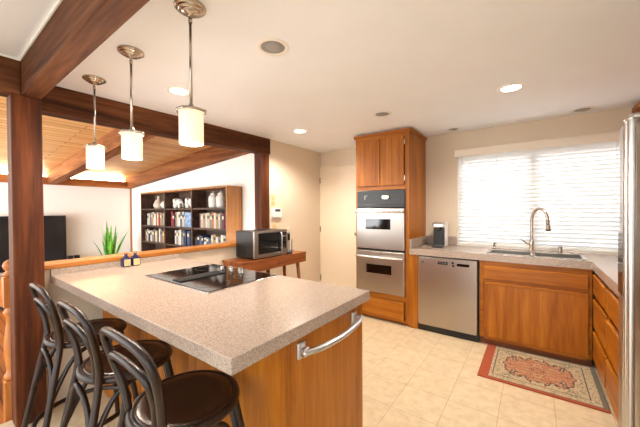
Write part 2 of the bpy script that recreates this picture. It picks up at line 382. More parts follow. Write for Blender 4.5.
# ------------------------------------------------------------------ beams and posts
b = MB(); b.box(-2.98, 1.08, 0.40, 0.495, 2.10, CZ, 0.006)
tag(b.build('ceiling_beam', BEAMX), 'wide dark stained beam crossing the kitchen ceiling overhead at upper left', 'beam')
b = MB(); b.prism([(-2.956, 0.45), (-2.865, 2.81), (-3.005, 2.81), (-3.096, 0.45)], 2.115, 2.66)
tag(b.build('ceiling_beam', BEAMY), 'long dark beam running from the near post to the far post', 'beam')
b = MB(); b.box(-2.76, -2.615, -1.2, 0.399, 2.101, CZ, 0.006)
tag(b.build('ceiling_beam', BEAMY), 'short dark beam at the left edge, left of the near post top', 'beam')
b = MB(); sloped_box(b, -8.17, -3.15, 1.60, 1.76, -0.26, 0.0)
tag(b.build('ceiling_beam', RAFTER), 'sloping brown rafter under the middle of the plank ceiling', 'beam')
b = MB(); sloped_box(b, -8.17, -3.02, 3.06, 3.199, -0.265, 0.0)
tag(b.build('ceiling_beam', RAFTER), 'sloping brown rafter along the wall above the bookcase', 'beam')
b = MB(); b.box(-8.199, -8.05, -3.0, 3.199, 1.93, 2.08, 0.004)
tag(b.build('ceiling_beam', FARBEAM), 'horizontal brown beam along the far wall above the television', 'beam')
b = MB(); b.box(-2.755, -2.615, 0.352, 0.497, 0, 2.10, 0.006)
tag(b.build('wooden_post', POST), 'thick reddish brown square post in the left foreground', 'post')
b = MB(); b.box(-3.01, -2.875, 2.655, 2.80, 0.0, 2.115, 0.005)
tag(b.build('wooden_post', POST), 'dark brown post rising behind the microwave', 'post')
b = MB(); b.box(-2.605, 0.9, 0.390, 0.40, 2.308, CZ, 0.002); b.box(-2.614, -2.604, -1.2, 0.40, 2.308, CZ, 0.002); struct('trim_2', b, TRIMW)
# cove light on the far beam
t = T('cove_light_strip', 'glowing cove light strip lying on top of the far wall beam', 'light strip', (-8.12, 0.5, 2.08))
t.part('channel', MB().box(-8.16, -8.10, -2.0, 3.0, 2.081, 2.09), WHITEP)
t.part('diffuser', MB().box(-8.155, -8.105, -2.0, 3.0, 2.09, 2.098), emit_mat('cove_led', (1, 0.82, 0.55, 1), 30))

# ------------------------------------------------------------------ window and blind
b = MB()
for a in ((WX0, WX1, WZ0, WZ0+0.04), (WX0, WX1, WZ1-0.04, WZ1), (WX0, WX0+0.04, WZ0, WZ1), (WX1-0.04, WX1, WZ0, WZ1), (-0.045, 0.03, WZ0, WZ1)):
    b.box(a[0], a[1], YW+0.05, YW+0.10, a[2], a[3], 0.003)
win = struct('window_1', b, TRIMW)
struct('pane', MB().box(WX0+0.03, WX1-0.03, YW+0.074, YW+0.078, WZ0+0.03, WZ1-0.03), PANE, win)
b = MB(); b.box(WX0-0.01, WX1+0.01, YW-0.012, YW+0.05, WZ0-0.012, WZ0+0.004, 0.003); struct('trim_3', b, TRIMW)
t = T('window_blind', 'white horizontal slat blind covering the window above the sink', 'blind', (0, YW, 2.0))
b = MB(); b.box(WX0-0.02, WX1+0.02, YW-0.062, YW-0.045, 2.005, 2.09, 0.004); b.box(WX0-0.02, WX1+0.02, YW-0.066, YW-0.045, 2.075, 2.092, 0.004)
b.box(WX0-0.02, WX0-0.012, YW-0.05, YW, 2.005, 2.09); b.box(WX1+0.012, WX1+0.02, YW-0.05, YW, 2.005, 2.09)
t.part('valance', b, VALM)
b = MB(); nsl = 25; z0, z1 = 0.965, 1.995
for i in range(nsl):
    z = z0+(z1-z0)*i/(nsl-1)
    mtx = Matrix.Translation((0, YW+0.005, z)) @ Matrix.Rotation(math.radians(-52), 4, 'X')
    b.box(WX0+0.008, WX1-0.008, -0.025, 0.025, -0.0012, 0.0012, mtx=mtx)
t.part('slats', b, SLAT)
t.part('bottom_rail', MB().box(WX0+0.008, WX1-0.008, YW-0.02, YW+0.03, 0.931, 0.948, 0.004), TRIMW)
for x in (WX0+0.12, -0.35, 0.33, WX1-0.12): t.part('ladder_cord', MB().cyl((x, YW-0.019, 0.94), (x, YW-0.019, 2.0), 0.0012, seg=6), TRIMW)
t.part('tilt_wand', MB().cyl((WX0+0.06, YW-0.03, 1.45), (WX0+0.06, YW-0.03, 2.0), 0.004, seg=8), TRIMW)

# ------------------------------------------------------------------ door
d = struct('door_1', MB().box(-2.86, -2.10, YW-0.035, YW-0.002, 0.005, 2.06, 0.003), DOORP)
b = MB(); b.lathe([(0.027, 0), (0.027, 0.006), (0.012, 0.012), (0.012, 0.035), (0.026, 0.045), (0.028, 0.06), (0.02, 0.07), (0, 0.072)], mtx=Matrix.Translation((-2.165, YW-0.035, 1.0)) @ Matrix.Rotation(PI/2, 4, 'X'))
struct('door_knob', b, NICKEL, d)
b = MB()
for z in (0.25, 1.05, 1.85): b.box(-2.875, -2.852, YW-0.042, YW-0.034, z-0.045, z+0.045, 0.002)
struct('hinge', b, NICKEL, d)
b = MB(); b.box(-2.879, -2.862, YW-0.025, YW, 0, 2.085, 0.002); b.box(-2.879, -1.9, YW-0.02, YW, 2.065, 2.085, 0.002)
struct('trim_4', b, DOORP)

# ------------------------------------------------------------------ cabinet helpers
def slab(mb, x0, x1, z0, z1, y, th=0.018, bev=0.006): return mb.box(x0, x1, y-th, y, z0, z1, bev)
YF = 3.36
# oven tower cabinet
TX0, TX1 = -1.86, -1.162
t = T('oven_tower_cabinet', 'tall orange oak cabinet tower enclosing the double oven', 'cabinet', (-1.51, 3.67, 0))
b = MB(); b.box(TX0, TX0+0.022, YF, YW-0.003, 0.0, 2.285); b.box(TX1-0.022, TX1, YF, YW-0.003, 0.0, 2.285); b.box(TX0+0.022, TX1-0.022, YF+0.01, YW-0.003, 1.60, 2.285)
b.box(TX0+0.022, TX1-0.022, YF+0.01, YW-0.003, 0.10, 0.33)
t.part('body', b, OAK)
for x0, x1 in ((TX0, TX0+0.03), (TX1-0.048, TX1)): t.part('face_stile', MB().box(x0, x1, YF-0.012, YF+0.008, 0.03, 2.27, 0.002), OAK)
for z0, z1 in ((1.603, 1.665), (2.21, 2.27), (0.275, 0.338), (0.03, 0.06)): t.part('face_rail', MB().box(TX0+0.03, TX1-0.048, YF-0.012, YF+0.008, z0, z1, 0.002), OAKX)
def raised_door(t, x0, x1, z0, z1, y, mat=OAK, nm='door'):
    b = MB(); b.box(x0, x1, y-0.016, y, z0, z1, 0.005)
    dd = t.part(nm, b, mat)
    b = MB(); b.box(x0+0.052, x1-0.052, y-0.0175, y-0.015, z0+0.052, z1-0.052, 0.001); t.part('panel', b, mat, dd)
    return dd
dm = -1.52
d1 = raised_door(t, TX0+0.035, dm-0.004, 1.655, 2.225, YF-0.012)
d2 = raised_door(t, dm+0.004, TX1-0.06, 1.655, 2.225, YF-0.012)
for z in (1.73, 2.15):
    t.part('hinge', MB().box(TX1-0.062, TX1-0.045, YF-0.024, YF-0.012, z-0.03, z+0.03, 0.002), NICKEL, d2)
b = MB(); b.prism([(0, 0), (-0.008, 0), (-0.022, 0.025), (-0.026, 0.036), (0, 0.036)], 0, TX1-TX0+0.04, mtx=Matrix(((0, 0, 1, TX0-0.02), (1, 0, 0, YF-0.01), (0, 1, 0, 2.265), (0, 0, 0, 1))))
b.prism([(0, 0), (0.008, 0), (0.022, 0.025), (0.026, 0.036), (0, 0.036)], 0, YW-YF+0.03, mtx=Matrix(((1, 0, 0, TX1), (0, 0, 1, YF-0.036), (0, 1, 0, 2.265), (0, 0, 0, 1))))
b.box(TX0-0.01, TX1+0.01, YF-0.01, YW-0.003, 2.285, 2.302)
t.part('crown_moulding', b, OAKX)
dr = t.part('drawer', MB().box(TX0+0.05, TX1-0.065, YF-0.03, YF-0.012, 0.05, 0.275, 0.006), OAKX)
t.part('panel', MB().box(TX0+0.10, TX1-0.115, YF-0.034, YF-0.03, 0.09, 0.235, 0.003), OAKX, dr)
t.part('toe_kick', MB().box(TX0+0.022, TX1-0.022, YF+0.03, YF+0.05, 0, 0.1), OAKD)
t.part('filler_strip', MB().box(TX1, -1.068, YF-0.01, YF+0.012, 0.0, 0.846, 0.002), OAK)
# double oven
OX0, OX1 = TX0+0.03, TX1-0.048
t = T('double_oven', 'stainless double wall oven built into the oak cabinet tower', 'oven', (-1.515, 3.6, 0.34))
t.part('cavity_box', MB().box(OX0+0.01, OX1-0.01, YF+0.012, YF+0.5, 0.345, 1.59), BLACKM)
b = MB(); b.box(OX0, OX1, YF-0.03, YF+0.005, 1.385, 1.60, 0.004); b.box(OX0+0.01, OX1-0.01, YF-0.036, YF-0.02, 1.39, 1.43, 0.006)
cp = t.part('control_panel', b, BLACKP)
t.part('display', MB().box(-1.50, -1.39, YF-0.0325, YF-0.029, 1.49, 1.535, 0.001), BLACKG, cp)
b = MB()
for k in range(4): b.box(-1.465+k*0.016, -1.454+k*0.016, YF-0.0335, YF-0.032, 1.51, 1.526)
t.part('clock_digits', b, DISPLAY, cp)
for x in (-1.60, -1.572, -1.544, -1.35, -1.32, -1.29):
    for j in range(2): t.part('touch_button', MB().box(x, x+0.018, YF-0.0325, YF-0.029, 1.485+j*0.03, 1.50+j*0.03, 0.001), DGREY, cp)
b = MB(); b.box(OX0+0.10, OX0+0.115, YF-0.0325, YF-0.029, 1.49, 1.54, 0.001, mtx=None); b.box(OX0+0.118, OX0+0.14, YF-0.0325, YF-0.029, 1.53, 1.54, 0.001)
t.part('emblem', b, GREYP, cp)
def oven_door(z0, z1, wz0, wz1, wx0, wx1, hz):
    dd = t.part('door', MB().box(OX0, OX1, YF-0.055, YF-0.005, z0, z1, 0.007), STEEL)
    t.part('door_window', MB().box(wx0, wx1, YF-0.0565, YF-0.052, wz0, wz1, 0.001), BLACKG, dd)
    b = MB(); b.tube([(OX0+0.01, YF-0.055, hz), (OX0+0.012, YF-0.09, hz), (OX0+0.06, YF-0.098, hz), ((OX0+OX1)/2, YF-0.104, hz), (OX1-0.06, YF-0.098, hz), (OX1-0.012, YF-0.09, hz), (OX1-0.01, YF-0.055, hz)], 0.013, seg=12)
    t.part('handle', b, STEELL, dd)
oven_door(0.885, 1.380, 1.125, 1.25, -1.705, -1.375, 1.335)
oven_door(0.352, 0.858, 0.585, 0.695, -1.695, -1.365, 0.79)
t.part('trim_gap', MB().box(OX0, OX1, YF-0.02, YF+0.005, 0.858, 0.885), BLACKP)

# dishwasher
DX0, DX1 = -1.06, -0.462
t = T('dishwasher', 'stainless dishwasher between the oven tower and the sink cabinet', 'dishwasher', (-0.76, 3.6, 0))
t.part('tub', MB().box(DX0-0.004, DX1+0.012, YF+0.012, YF+0.55, 0.06, 0.846), BLACKM)
dd = t.part('door', MB().box(DX0, DX1-0.002, YF-0.03, YF+0.01, 0.075, 0.835, 0.006), STEEL)
t.part('badge', MB().cyl((DX0+0.055, YF-0.03, 0.782), (DX0+0.055, YF-0.033, 0.782), 0.014, seg=20), DGREY, dd)
t.part('vent_label', MB().box(-0.845, -0.745, YF-0.0325, YF-0.029, 0.768, 0.80, 0.001), BLACKG, dd)
b = MB()
for k in range(3): b.box(-0.835+k*0.028, -0.815+k*0.028, YF-0.0335, YF-0.032, 0.782, 0.788)
t.part('label_lettering', b, GREYP, dd)
for x, z in ((-0.695, 0.795), (-0.69, 0.765)): t.part('button', MB().cyl((x, YF-0.03, z), (x, YF-0.034, z), 0.012, seg=16), BLACKP, dd)
t.part('control_strip', MB().box(-0.655, -0.535, YF-0.0325, YF-0.029, 0.764, 0.793, 0.001), BLACKG, dd)
t.part('toe_panel', MB().box(DX0, DX1+0.01, YF+0.0, YF+0.03, 0.0, 0.072, 0.003), BLACKP)

# sink cabinet
SX0, SX1 = -0.447, 0.398
t = T('sink_cabinet', 'orange oak base cabinet with one wide door under the sink', 'cabinet', (0, 3.65, 0))
b = MB(); b.box(SX0, SX0+0.02, YF+0.006, YW-0.003, 0.1, 0.846); b.box(SX1-0.02, SX1, YF+0.006, YW-0.003, 0.1, 0.846); b.box(SX0, SX1, YW-0.02, YW-0.004, 0.1, 0.7); b.box(SX0+0.02, SX1-0.02, YF+0.006, YW-0.02, 0.1, 0.12)
t.part('body', b, OAK)
b = MB(); b.box(SX0, SX0+0.045, YF-0.006, YF+0.012, 0.075, 0.846, 0.002); b.box(SX1-0.03, SX1, YF-0.006, YF+0.012, 0.075, 0.846, 0.002); b.box(SX0+0.045, SX1-0.03, YF-0.006, YF+0.012, 0.79, 0.846, 0.002); b.box(SX0+0.045, SX1-0.03, YF-0.006, YF+0.012, 0.63, 0.675, 0.002); b.box(SX0+0.045, SX1-0.03, YF-0.006, YF+0.012, 0.06, 0.11, 0.002)
t.part('face_frame', b, OAKX)
ff = t.part('false_drawer_front', MB().box(SX0+0.035, SX1-0.022, YF-0.024, YF-0.006, 0.668, 0.797, 0.008), OAKX)
d1 = t.part('door', MB().box(SX0+0.035, SX1-0.022, YF-0.024, YF-0.006, 0.092, 0.640, 0.009), OAK)
t.part('finger_pull_edge', MB().box(SX0+0.05, SX1-0.037, YF-0.027, YF-0.02, 0.618, 0.637, 0.004), OAKX, d1)
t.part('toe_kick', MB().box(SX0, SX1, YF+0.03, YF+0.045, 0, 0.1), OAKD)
# right-hand base cabinets (faces look towards -X)
RXF = 0.42
def drawer_cabinet(y0, y1, label, rows, door_rows=False):
    t = T('drawer_cabinet', label, 'cabinet', (0.74, (y0+y1)/2, 0), 'drawer cabinets along the right wall')
    b = MB(); b.box(RXF+0.012, XR-0.003, y0+0.001, y1-0.001, 0.1, 0.846)
    t.part('body', b, OAK)
    b = MB(); b.box(RXF-0.002, RXF+0.016, y0+0.001, y0+0.03, 0.09, 0.846, 0.002); b.box(RXF-0.002, RXF+0.016, y1-0.03, y1-0.001, 0.09, 0.846, 0.002)
    for z in (0.82, 0.615, 0.335, 0.09): b.box(RXF-0.002, RXF+0.016, y0+0.03, y1-0.03, z, z+0.026, 0.002)
    t.part('face_frame', b, OAKY)
    for (z0, z1) in rows:
        dd = t.part('drawer', MB().box(RXF-0.02, RXF-0.002, y0+0.018, y1-0.018, z0, z1, 0.007), OAKY)
        t.part('finger_pull_edge', MB().box(RXF-0.026, RXF-0.012, y0+0.03, y1-0.03, z1-0.02, z1-0.003, 0.005), OAKY, dd)
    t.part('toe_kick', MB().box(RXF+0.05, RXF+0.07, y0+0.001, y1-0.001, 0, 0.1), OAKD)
RW = [(0.648, 0.812), (0.37, 0.608), (0.102, 0.33)]
drawer_cabinet(2.80, 3.353, 'oak three-drawer base cabinet in the right corner beside the sink cabinet', RW)
drawer_cabinet(2.225, 2.798, 'oak three-drawer base cabinet beside the refrigerator', RW)

# L-shaped countertop with sink cut-out
SKX0, SKX1, SKY0, SKY1 = -0.385, 0.365, 3.415, 3.745
t = T('kitchen_countertop', 'speckled beige L-shaped countertop around the sink below the window', 'countertop', (0, 3.65, 0.85))
b = MB(); zc0, zc1 = 0.848, 0.914; CF = 3.335
b.box(TX1+0.002, SKX0, CF, YW-0.002, zc0, zc1); b.box(SKX1, XR-0.002, CF, YW-0.002, zc0, zc1); b.box(SKX0, SKX1, CF, SKY0, zc0, zc1); b.box(SKX0, SKX1, SKY1, YW-0.002, zc0, zc1)
b.box(0.395, XR-0.002, 2.222, CF, zc0, zc1)
t.part('slab', b, COUNTER)
b = MB(); b.box(TX1+0.002, TX1+0.022, CF+0.01, YW-0.002, zc1, 1.02, 0.003); b.box(TX1+0.022, WX0-0.005, YW-0.022, YW-0.002, zc1, 1.02, 0.003); t.part('backsplash', b, COUNTER)
t.part('backsplash', MB().box(XR-0.022, XR-0.002, 2.222, YW-0.002, zc1, 1.02, 0.003), COUNTER)
# sink
t = T('double_sink', 'stainless double bowl sink set in the counter below the window', 'sink', (-0.01, 3.58, 0.75))
b = MB(); e = 0.012
b.box(SKX0-e, SKX1+e, SKY0-e, SKY0+0.016, 0.9145, 0.919, 0.002); b.box(SKX0-e, SKX1+e, SKY1-0.016, SKY1+e, 0.9145, 0.919, 0.002); b.box(SKX0-e, SKX0+0.016, SKY0, SKY1, 0.9145, 0.919, 0.002); b.box(SKX1-0.016, SKX1+e, SKY0, SKY1, 0.9145, 0.919, 0.002); b.box(-0.03, 0.01, SKY0, SKY1, 0.905, 0.917, 0.004)
t.part('rim', b, STEELL)
for (x0, x1) in ((SKX0+0.004, -0.025), (0.005, SKX1-0.004)):
    y0, y1 = SKY0+0.004, SKY1-0.004
    b = MB(); b.box(x0, x0+0.004, y0, y1, 0.73, 0.912); b.box(x1-0.004, x1, y0, y1, 0.73, 0.912); b.box(x0, x1, y0, y0+0.004, 0.73, 0.912); b.box(x0, x1, y1-0.004, y1, 0.73, 0.912); b.box(x0, x1, y0, y1, 0.726, 0.73)
    bo = t.part('basin', b, STEEL)
    t.part('drain', MB().lathe([(0.045, 0), (0.045, 0.003), (0.03, 0.002), (0, 0.001)], ((x0+x1)/2, (y0+y1)/2, 0.73)), CHROME, bo)
# faucet
fx, fy = -0.02, 3.83
t = T('gooseneck_faucet', 'tall brushed nickel gooseneck faucet behind the sink', 'faucet', (fx, fy, 0.914))
t.part('base', MB().lathe([(0.03, 0), (0.03, 0.012), (0.024, 0.02), (0.022, 0.10), (0.019, 0.115), (0, 0.116)], (fx, fy, 0.9145)), NICKEL)
b = MB(); b.tube([(fx, fy, 1.02), (fx, fy, 1.15), (fx, fy, 1.25), (fx+0.014, fy-0.01, 1.315), (fx+0.052, fy-0.035, 1.36), (fx+0.095, fy-0.062, 1.35), (fx+0.122, fy-0.082, 1.30), (fx+0.13, fy-0.088, 1.245)], 0.0145, seg=14)
t.part('spout', b, NICKEL)
b = MB(); b.cyl((fx+0.13, fy-0.088, 1.25), (fx+0.133, fy-0.09, 1.20), 0.017, 0.018); b.cyl((fx+0.133, fy-0.09, 1.20), (fx+0.136, fy-0.092, 1.135), 0.018, 0.024)
t.part('spray_head', b, NICKEL)
b = MB(); b.cyl((fx, fy, 0.985), (fx-0.04, fy-0.012, 0.995), 0.013); b.cyl((fx-0.038, fy-0.012, 0.992), (fx-0.105, fy-0.03, 1.05), 0.0085, 0.006)
t.part('handle', b, NICKEL)
for (x, y, lab) in ((-0.365, 3.86, 'small nickel soap dispenser behind the left end of the sink'), (0.215, 3.84, 'small nickel air gap cap behind the right bowl of the sink')):
    if x < 0:
        t = T('soap_dispenser', lab, 'dispenser', (x, y, 0.914))
        t.part('base', MB().lathe([(0.022, 0), (0.022, 0.008), (0.012, 0.016), (0.012, 0.06), (0, 0.061)], (x, y, 0.9145)), NICKEL)
        t.part('pump_head', MB().tube([(x, y, 0.97), (x, y-0.01, 0.985), (x+0.02, y-0.06, 0.98)], 0.008), NICKEL)
    else:
        tag(MB().lathe([(0.024, 0), (0.024, 0.006), (0.019, 0.01), (0.019, 0.055), (0.014, 0.065), (0, 0.067)], (0, 0, 0)).build('air_gap_cap', NICKEL), lab, 'air gap').location = (x, y, 0.9145)
# coffee machine
kx0, kx1, ky0, ky1 = -0.985, -0.855, 3.63, 3.86
t = T('coffee_machine', 'slim white and black capsule coffee machine on the counter', 'coffee machine', (-0.92, 3.75, 0.914))
t.part('body', MB().box(kx0, kx1, ky0+0.075, ky1, 0.915, 1.205, 0.012, 3), WHITEP)
t.part('front_panel', MB().box(kx0+0.004, kx1-0.004, ky0+0.035, ky0+0.08, 0.93, 1.14, 0.01, 3), BLACKP)
b = MB(); b.box(kx0, kx1, ky0-0.005, ky0+0.09, 1.14, 1.205, 0.018, 3); t.part('brew_head', b, STEELL)
b = MB(); b.lathe([(0.018, 0), (0.018, 0.03), (0.022, 0.04), (0, 0.041)], ((kx0+kx1)/2, ky0+0.02, 1.105)); t.part('spout', b, DGREY)
dt = t.part('drip_tray', MB().box(kx0+0.006, kx1-0.006, ky0-0.03, ky0+0.08, 0.915, 0.945, 0.006), DGREY)
b = MB()
for k in range(5): b.box(kx0+0.02+k*0.02, kx0+0.028+k*0.02, ky0-0.02, ky0+0.03, 0.944, 0.9465)
t.part('grille', b, STEELL, dt)

# ------------------------------------------------------------------ refrigerator and wall cabinet above the right run
FXF = 0.36; FY0, FY1 = 1.30, 2.20
t = T('refrigerator', 'tall stainless side by side refrigerator at the right edge', 'refrigerator', (0.7, 1.75, 0))
t.part('body', MB().box(FXF+0.055, XR-0.01, FY0+0.004, FY1-0.004, 0.02, 1.75, 0.004), DGREY)
def fridge_door(y0, y1):
    n = 10; pl = []
    for i in range(n+1):
        y = y0+(y1-y0)*i/n; u = 2*i/n-1
        pl.append((FXF-0.004*(1-u*u)+0.012*(abs(u) ** 10), y))
    pl += [(FXF+0.05, y1), (FXF+0.05, y0)]
    return MB().prism(pl, 0.09, 1.77, bev=0.003)
dfz = t.part('freezer_door', fridge_door(1.806, FY1), STEELV)
dfr = t.part('fridge_door', fridge_door(FY0, 1.800), STEELV)
for (dd, y) in ((dfz, 1.838), (dfr, 1.768)):
    b = MB(); b.tube([(FXF, y, 1.745), (FXF-0.028, y, 1.743), (FXF-0.03, y, 1.73), (FXF-0.03, y, 1.70), (FXF-0.03, y, 1.2), (FXF-0.03, y, 0.7), (FXF-0.03, y, 0.22), (FXF-0.03, y, 0.20), (FXF-0.028, y, 0.19), (FXF, y, 0.188)], 0.013, seg=12)
    t.part('handle', b, STEELL, dd)
t.part('water_dispenser', MB().box(FXF-0.012, FXF+0.02, 1.92, 2.12, 0.93, 1.24, 0.005), BLACKG, dfz)
t.part('base_grille', MB().box(FXF+0.01, FXF+0.06, FY0+0.01, FY1-0.01, 0.0, 0.088, 0.003), DGREY)
t = T('wall_cabinet', 'oak wall cabinet with dark crown high on the right wall', 'cabinet', (0.92, 3.0, 1.45))
t.part('body', MB().box(0.77, XR-0.003, 2.3, YW-0.03, 1.42, 2.27), OAK)
for (y0, y1) in ((2.31, 2.84), (2.85, 3.38), (3.39, 3.94)):
    t.part('door', MB().box(0.752, 0.77, y0, y1, 1.43, 2.22, 0.006), OAK)
t.part('crown_moulding', MB().box(0.735, 0.80, 2.28, YW-0.025, 2.245, 2.295, 0.01), OAKY)

# ------------------------------------------------------------------ rug
def rug_mat():
    m, nt, b = new_mat('persian_rug'); n = nt.nodes; L = nt.links
    tc = n.new('ShaderNodeTexCoord'); sx = n.new('ShaderNodeSeparateXYZ'); L.new(tc.outputs['Object'], sx.inputs[0])
    def math_(op, a, b_=None, c=None):
        q = n.new('ShaderNodeMath'); q.operation = op
        for i, v in enumerate((a, b_, c)):
            if v is None: continue
            if isinstance(v, (int, float)): q.inputs[i].default_value = v
            else: L.new(v, q.inputs[i])
        return q.outputs[0]
    ax = math_('ABSOLUTE', sx.outputs[0]); ay = math_('ABSOLUTE', sx.outputs[1])
    u = math_('DIVIDE', ax, 0.385); v = math_('DIVIDE', ay, 0.34)
    # motif noise mirrored about both axes
    cx = n.new('ShaderNodeCombineXYZ'); L.new(ax, cx.inputs[0]); L.new(ay, cx.inputs[1])
    vo = n.new('ShaderNodeTexVoronoi'); vo.inputs['Scale'].default_value = 34; L.new(cx.outputs[0], vo.inputs[0])
    no = n.new('ShaderNodeTexNoise'); no.inputs['Scale'].default_value = 34; no.inputs['Detail'].default_value = 3; L.new(cx.outputs[0], no.inputs[0])
    cr = n.new('ShaderNodeValToRGB'); cr.color_ramp.interpolation = 'CONSTANT'; e = cr.color_ramp.elements
    e[0].position = 0; e[0].color = lin((66, 62, 64)); e[1].position = 0.22; e[1].color = lin((168, 92, 60))
    for p, c in ((0.36, (186, 166, 132)), (0.72, (122, 118, 98)), (0.82, (196, 176, 142))): k = e.new(p); k.color = lin(c)
    mixv = math_('MULTIPLY_ADD', vo.outputs['Distance'], 0.8, math_('MULTIPLY', no.outputs['Fac'], 0.45)); L.new(mixv, cr.inputs[0])
    cr2 = n.new('ShaderNodeValToRGB'); cr2.color_ramp.interpolation = 'CONSTANT'; e = cr2.color_ramp.elements
    e[0].position = 0; e[0].color = lin((70, 60, 62)); e[1].position = 0.24; e[1].color = lin((168, 98, 70))
    for p, c in ((0.42, (186, 142, 106)), (0.66, (116, 72, 58)), (0.74, (176, 118, 84))): k = e.new(p); k.color = lin(c)
    L.new(mixv, cr2.inputs[0])
    def mix(f, a, c):
        q = n.new('ShaderNodeMix'); q.data_type = 'RGBA'; L.new(f, q.inputs[0])
        for i, v_ in ((6, a), (7, c)):
            if isinstance(v_, tuple): q.inputs[i].default_value = v_
            else: L.new(v_, q.inputs[i])
        return q.outputs[2]
    n5 = n.new('ShaderNodeTexNoise'); n5.inputs['Scale'].default_value = 14; L.new(cx.outputs[0], n5.inputs[0])
    rad = math_('ADD', math_('SQRT', math_('ADD', math_('POWER', math_('DIVIDE', ax, 0.25), 2.0), math_('POWER', math_('DIVIDE', ay, 0.20), 2.0))), math_('MULTIPLY_ADD', n5.outputs['Fac'], 1.3, -0.65))
    med = math_('LESS_THAN', rad, 1.0)
    col = mix(med, cr.outputs[0], cr2.outputs[0])
    ring = math_('LESS_THAN', math_('ABSOLUTE', math_('SUBTRACT', rad, 1.0)), 0.05)
    col = mix(ring, col, lin((92, 70, 62)))
    d = math_('MINIMUM', math_('SUBTRACT', 0.385, ax), math_('SUBTRACT', 0.34, ay))
    guard = math_('LESS_THAN', math_('ABSOLUTE', math_('SUBTRACT', d, 0.085)), 0.004)
    col = mix(guard, col, lin((88, 82, 74)))
    g2 = math_('LESS_THAN', d, 0.028); col = mix(g2, col, lin((112, 104, 90)))
    g3 = math_('LESS_THAN', sx.outputs[1], -0.322); col = mix(g3, col, lin((160, 74, 44)))
    lft = math_('LESS_THAN', sx.outputs[0], -0.325); col = mix(lft, col, lin((164, 78, 46)))
    L.new(col, b.inputs['Base Color']); b.inputs['Roughness'].default_value = 0.95
    fn = n.new('ShaderNodeTexNoise'); fn.inputs['Scale'].default_value = 400; L.new(tc.outputs['Object'], fn.inputs[0])
    bp = n.new('ShaderNodeBump'); bp.inputs['Strength'].default_value = 0.4; bp.inputs['Distance'].default_value = 0.004; L.new(fn.outputs['Fac'], bp.inputs['Height']); L.new(bp.outputs[0], b.inputs['Normal'])
    return m
b = MB(); b.box(-0.40, 0.39, -0.35, 0.35, 0.001, 0.011, 0.004)
rug = b.build('patterned_rug', rug_mat()); rug.location = (0.025, 3.035, 0)
tag(rug, 'small red bordered oriental rug on the tiles in front of the sink', 'rug')

# ------------------------------------------------------------------ peninsula
PX0, PX1, PY0, PY1 = -2.735, -0.735, 0.552, 1.476
t = T('peninsula_cabinet', 'orange oak peninsula cabinet under the cooktop counter', 'cabinet', (-1.6, 1.12, 0))
CX0, CX1, CY0, CY1 = -2.62, -0.765, 0.82, 1.44
t.part('body', MB().box(CX0, CX1-0.02, CY0+0.012, CY1, 0.0, 0.861), OAK)
b = MB()
xs = [CX0, -2.32, -2.0, -1.68, -1.37, -1.06, CX1]
for a, c in zip(xs, xs[1:]): b.box(a+0.0015, c-0.0015, CY0-0.004, CY0+0.012, 0.0, 0.861, 0.002)
t.part('back_panel', b, OAK)
t.part('end_stile', MB().box(CX1-0.02, CX1, CY0+0.012, CY0+0.03, 0.0, 0.861, 0.002), OAK)
dd = t.part('end_door', MB().box(CX1-0.02, CX1+0.002, CY0+0.032, CY1-0.002, 0.08, 0.858, 0.003), OAK)
hb = MB(); hx = CX1+0.002; hz = 0.800
for y in (0.905, 1.335):
    hb.box(hx, hx+0.012, y-0.024, y+0.024, hz-0.034, hz+0.032, 0.004)
    hb.box(hx+0.01, hx+0.04, y-0.018, y+0.018, hz-0.02, hz+0.016, 0.008, 3)
hb.tube([(hx+0.03, 0.885, hz), (hx+0.055, 0.95, hz-0.002), (hx+0.068, 1.05, hz-0.002), (hx+0.073, 1.12, hz), (hx+0.068, 1.19, hz), (hx+0.055, 1.29, hz+0.002), (hx+0.03, 1.36, hz+0.004)], 0.0125, seg=14, flat=1.25)
t.part('handle', hb, HANDLEW, dd, 'pewter arched pull handle')
t.part('toe_kick', MB().box(CX0, CX1-0.02, CY1, CY1+0.004, 0.0, 0.09), OAKD)
t = T('peninsula_countertop', 'speckled beige counter holding the cooktop in the foreground', 'countertop', (-1.7, 1.0, 0.862))
t.part('slab', MB().box(PX0, PX1, PY0, PY1, 0.862, 0.914, 0.003), COUNTER)
t.part('backsplash', MB().box(-2.757, -2.737, PY0, 1.476, 0.862, 0.956, 0.002), COUNTER)
# cooktop
KX0, KX1, KY0, KY1 = -2.165, -1.415, 0.915, 1.455
t = T('cooktop', 'black glass electric cooktop with centre vent set in the peninsula', 'cooktop', (-1.79, 1.185, 0.914))
b = MB(); b.box(KX0, KX1, KY0, KY1, 0.9142, 0.919, 0.002); t.part('steel_rim', b, STEELL)
gl = t.part('glass_top', MB().box(KX0+0.012, KX1-0.012, KY0+0.012, KY1-0.012, 0.9185, 0.922, 0.001), BLACKG)
for (x, y, r) in ((-2.02, 1.05, 0.09), (-2.02, 1.29, 0.075), (-1.57, 1.05, 0.1), (-1.57, 1.29, 0.075)):
    b = MB(); b.lathe([(r-0.004, 0), (r, 0), (r, 0.0006), (r-0.004, 0.0006)], (x, y, 0.9218), seg=40, cap=False); t.part('burner_ring', b, DGREY, gl)
b = MB(); b.box(-1.86, -1.76, 0.955, 1.28, 0.9215, 0.929, 0.003)
vn = t.part('downdraft_vent', b, BLACKP)
b = MB()
for k in range(14): b.box(-1.85, -1.77, 0.965+k*0.0225, 0.975+k*0.0225, 0.929, 0.931)
t.part('vent_grille', b, BLACKM, vn)
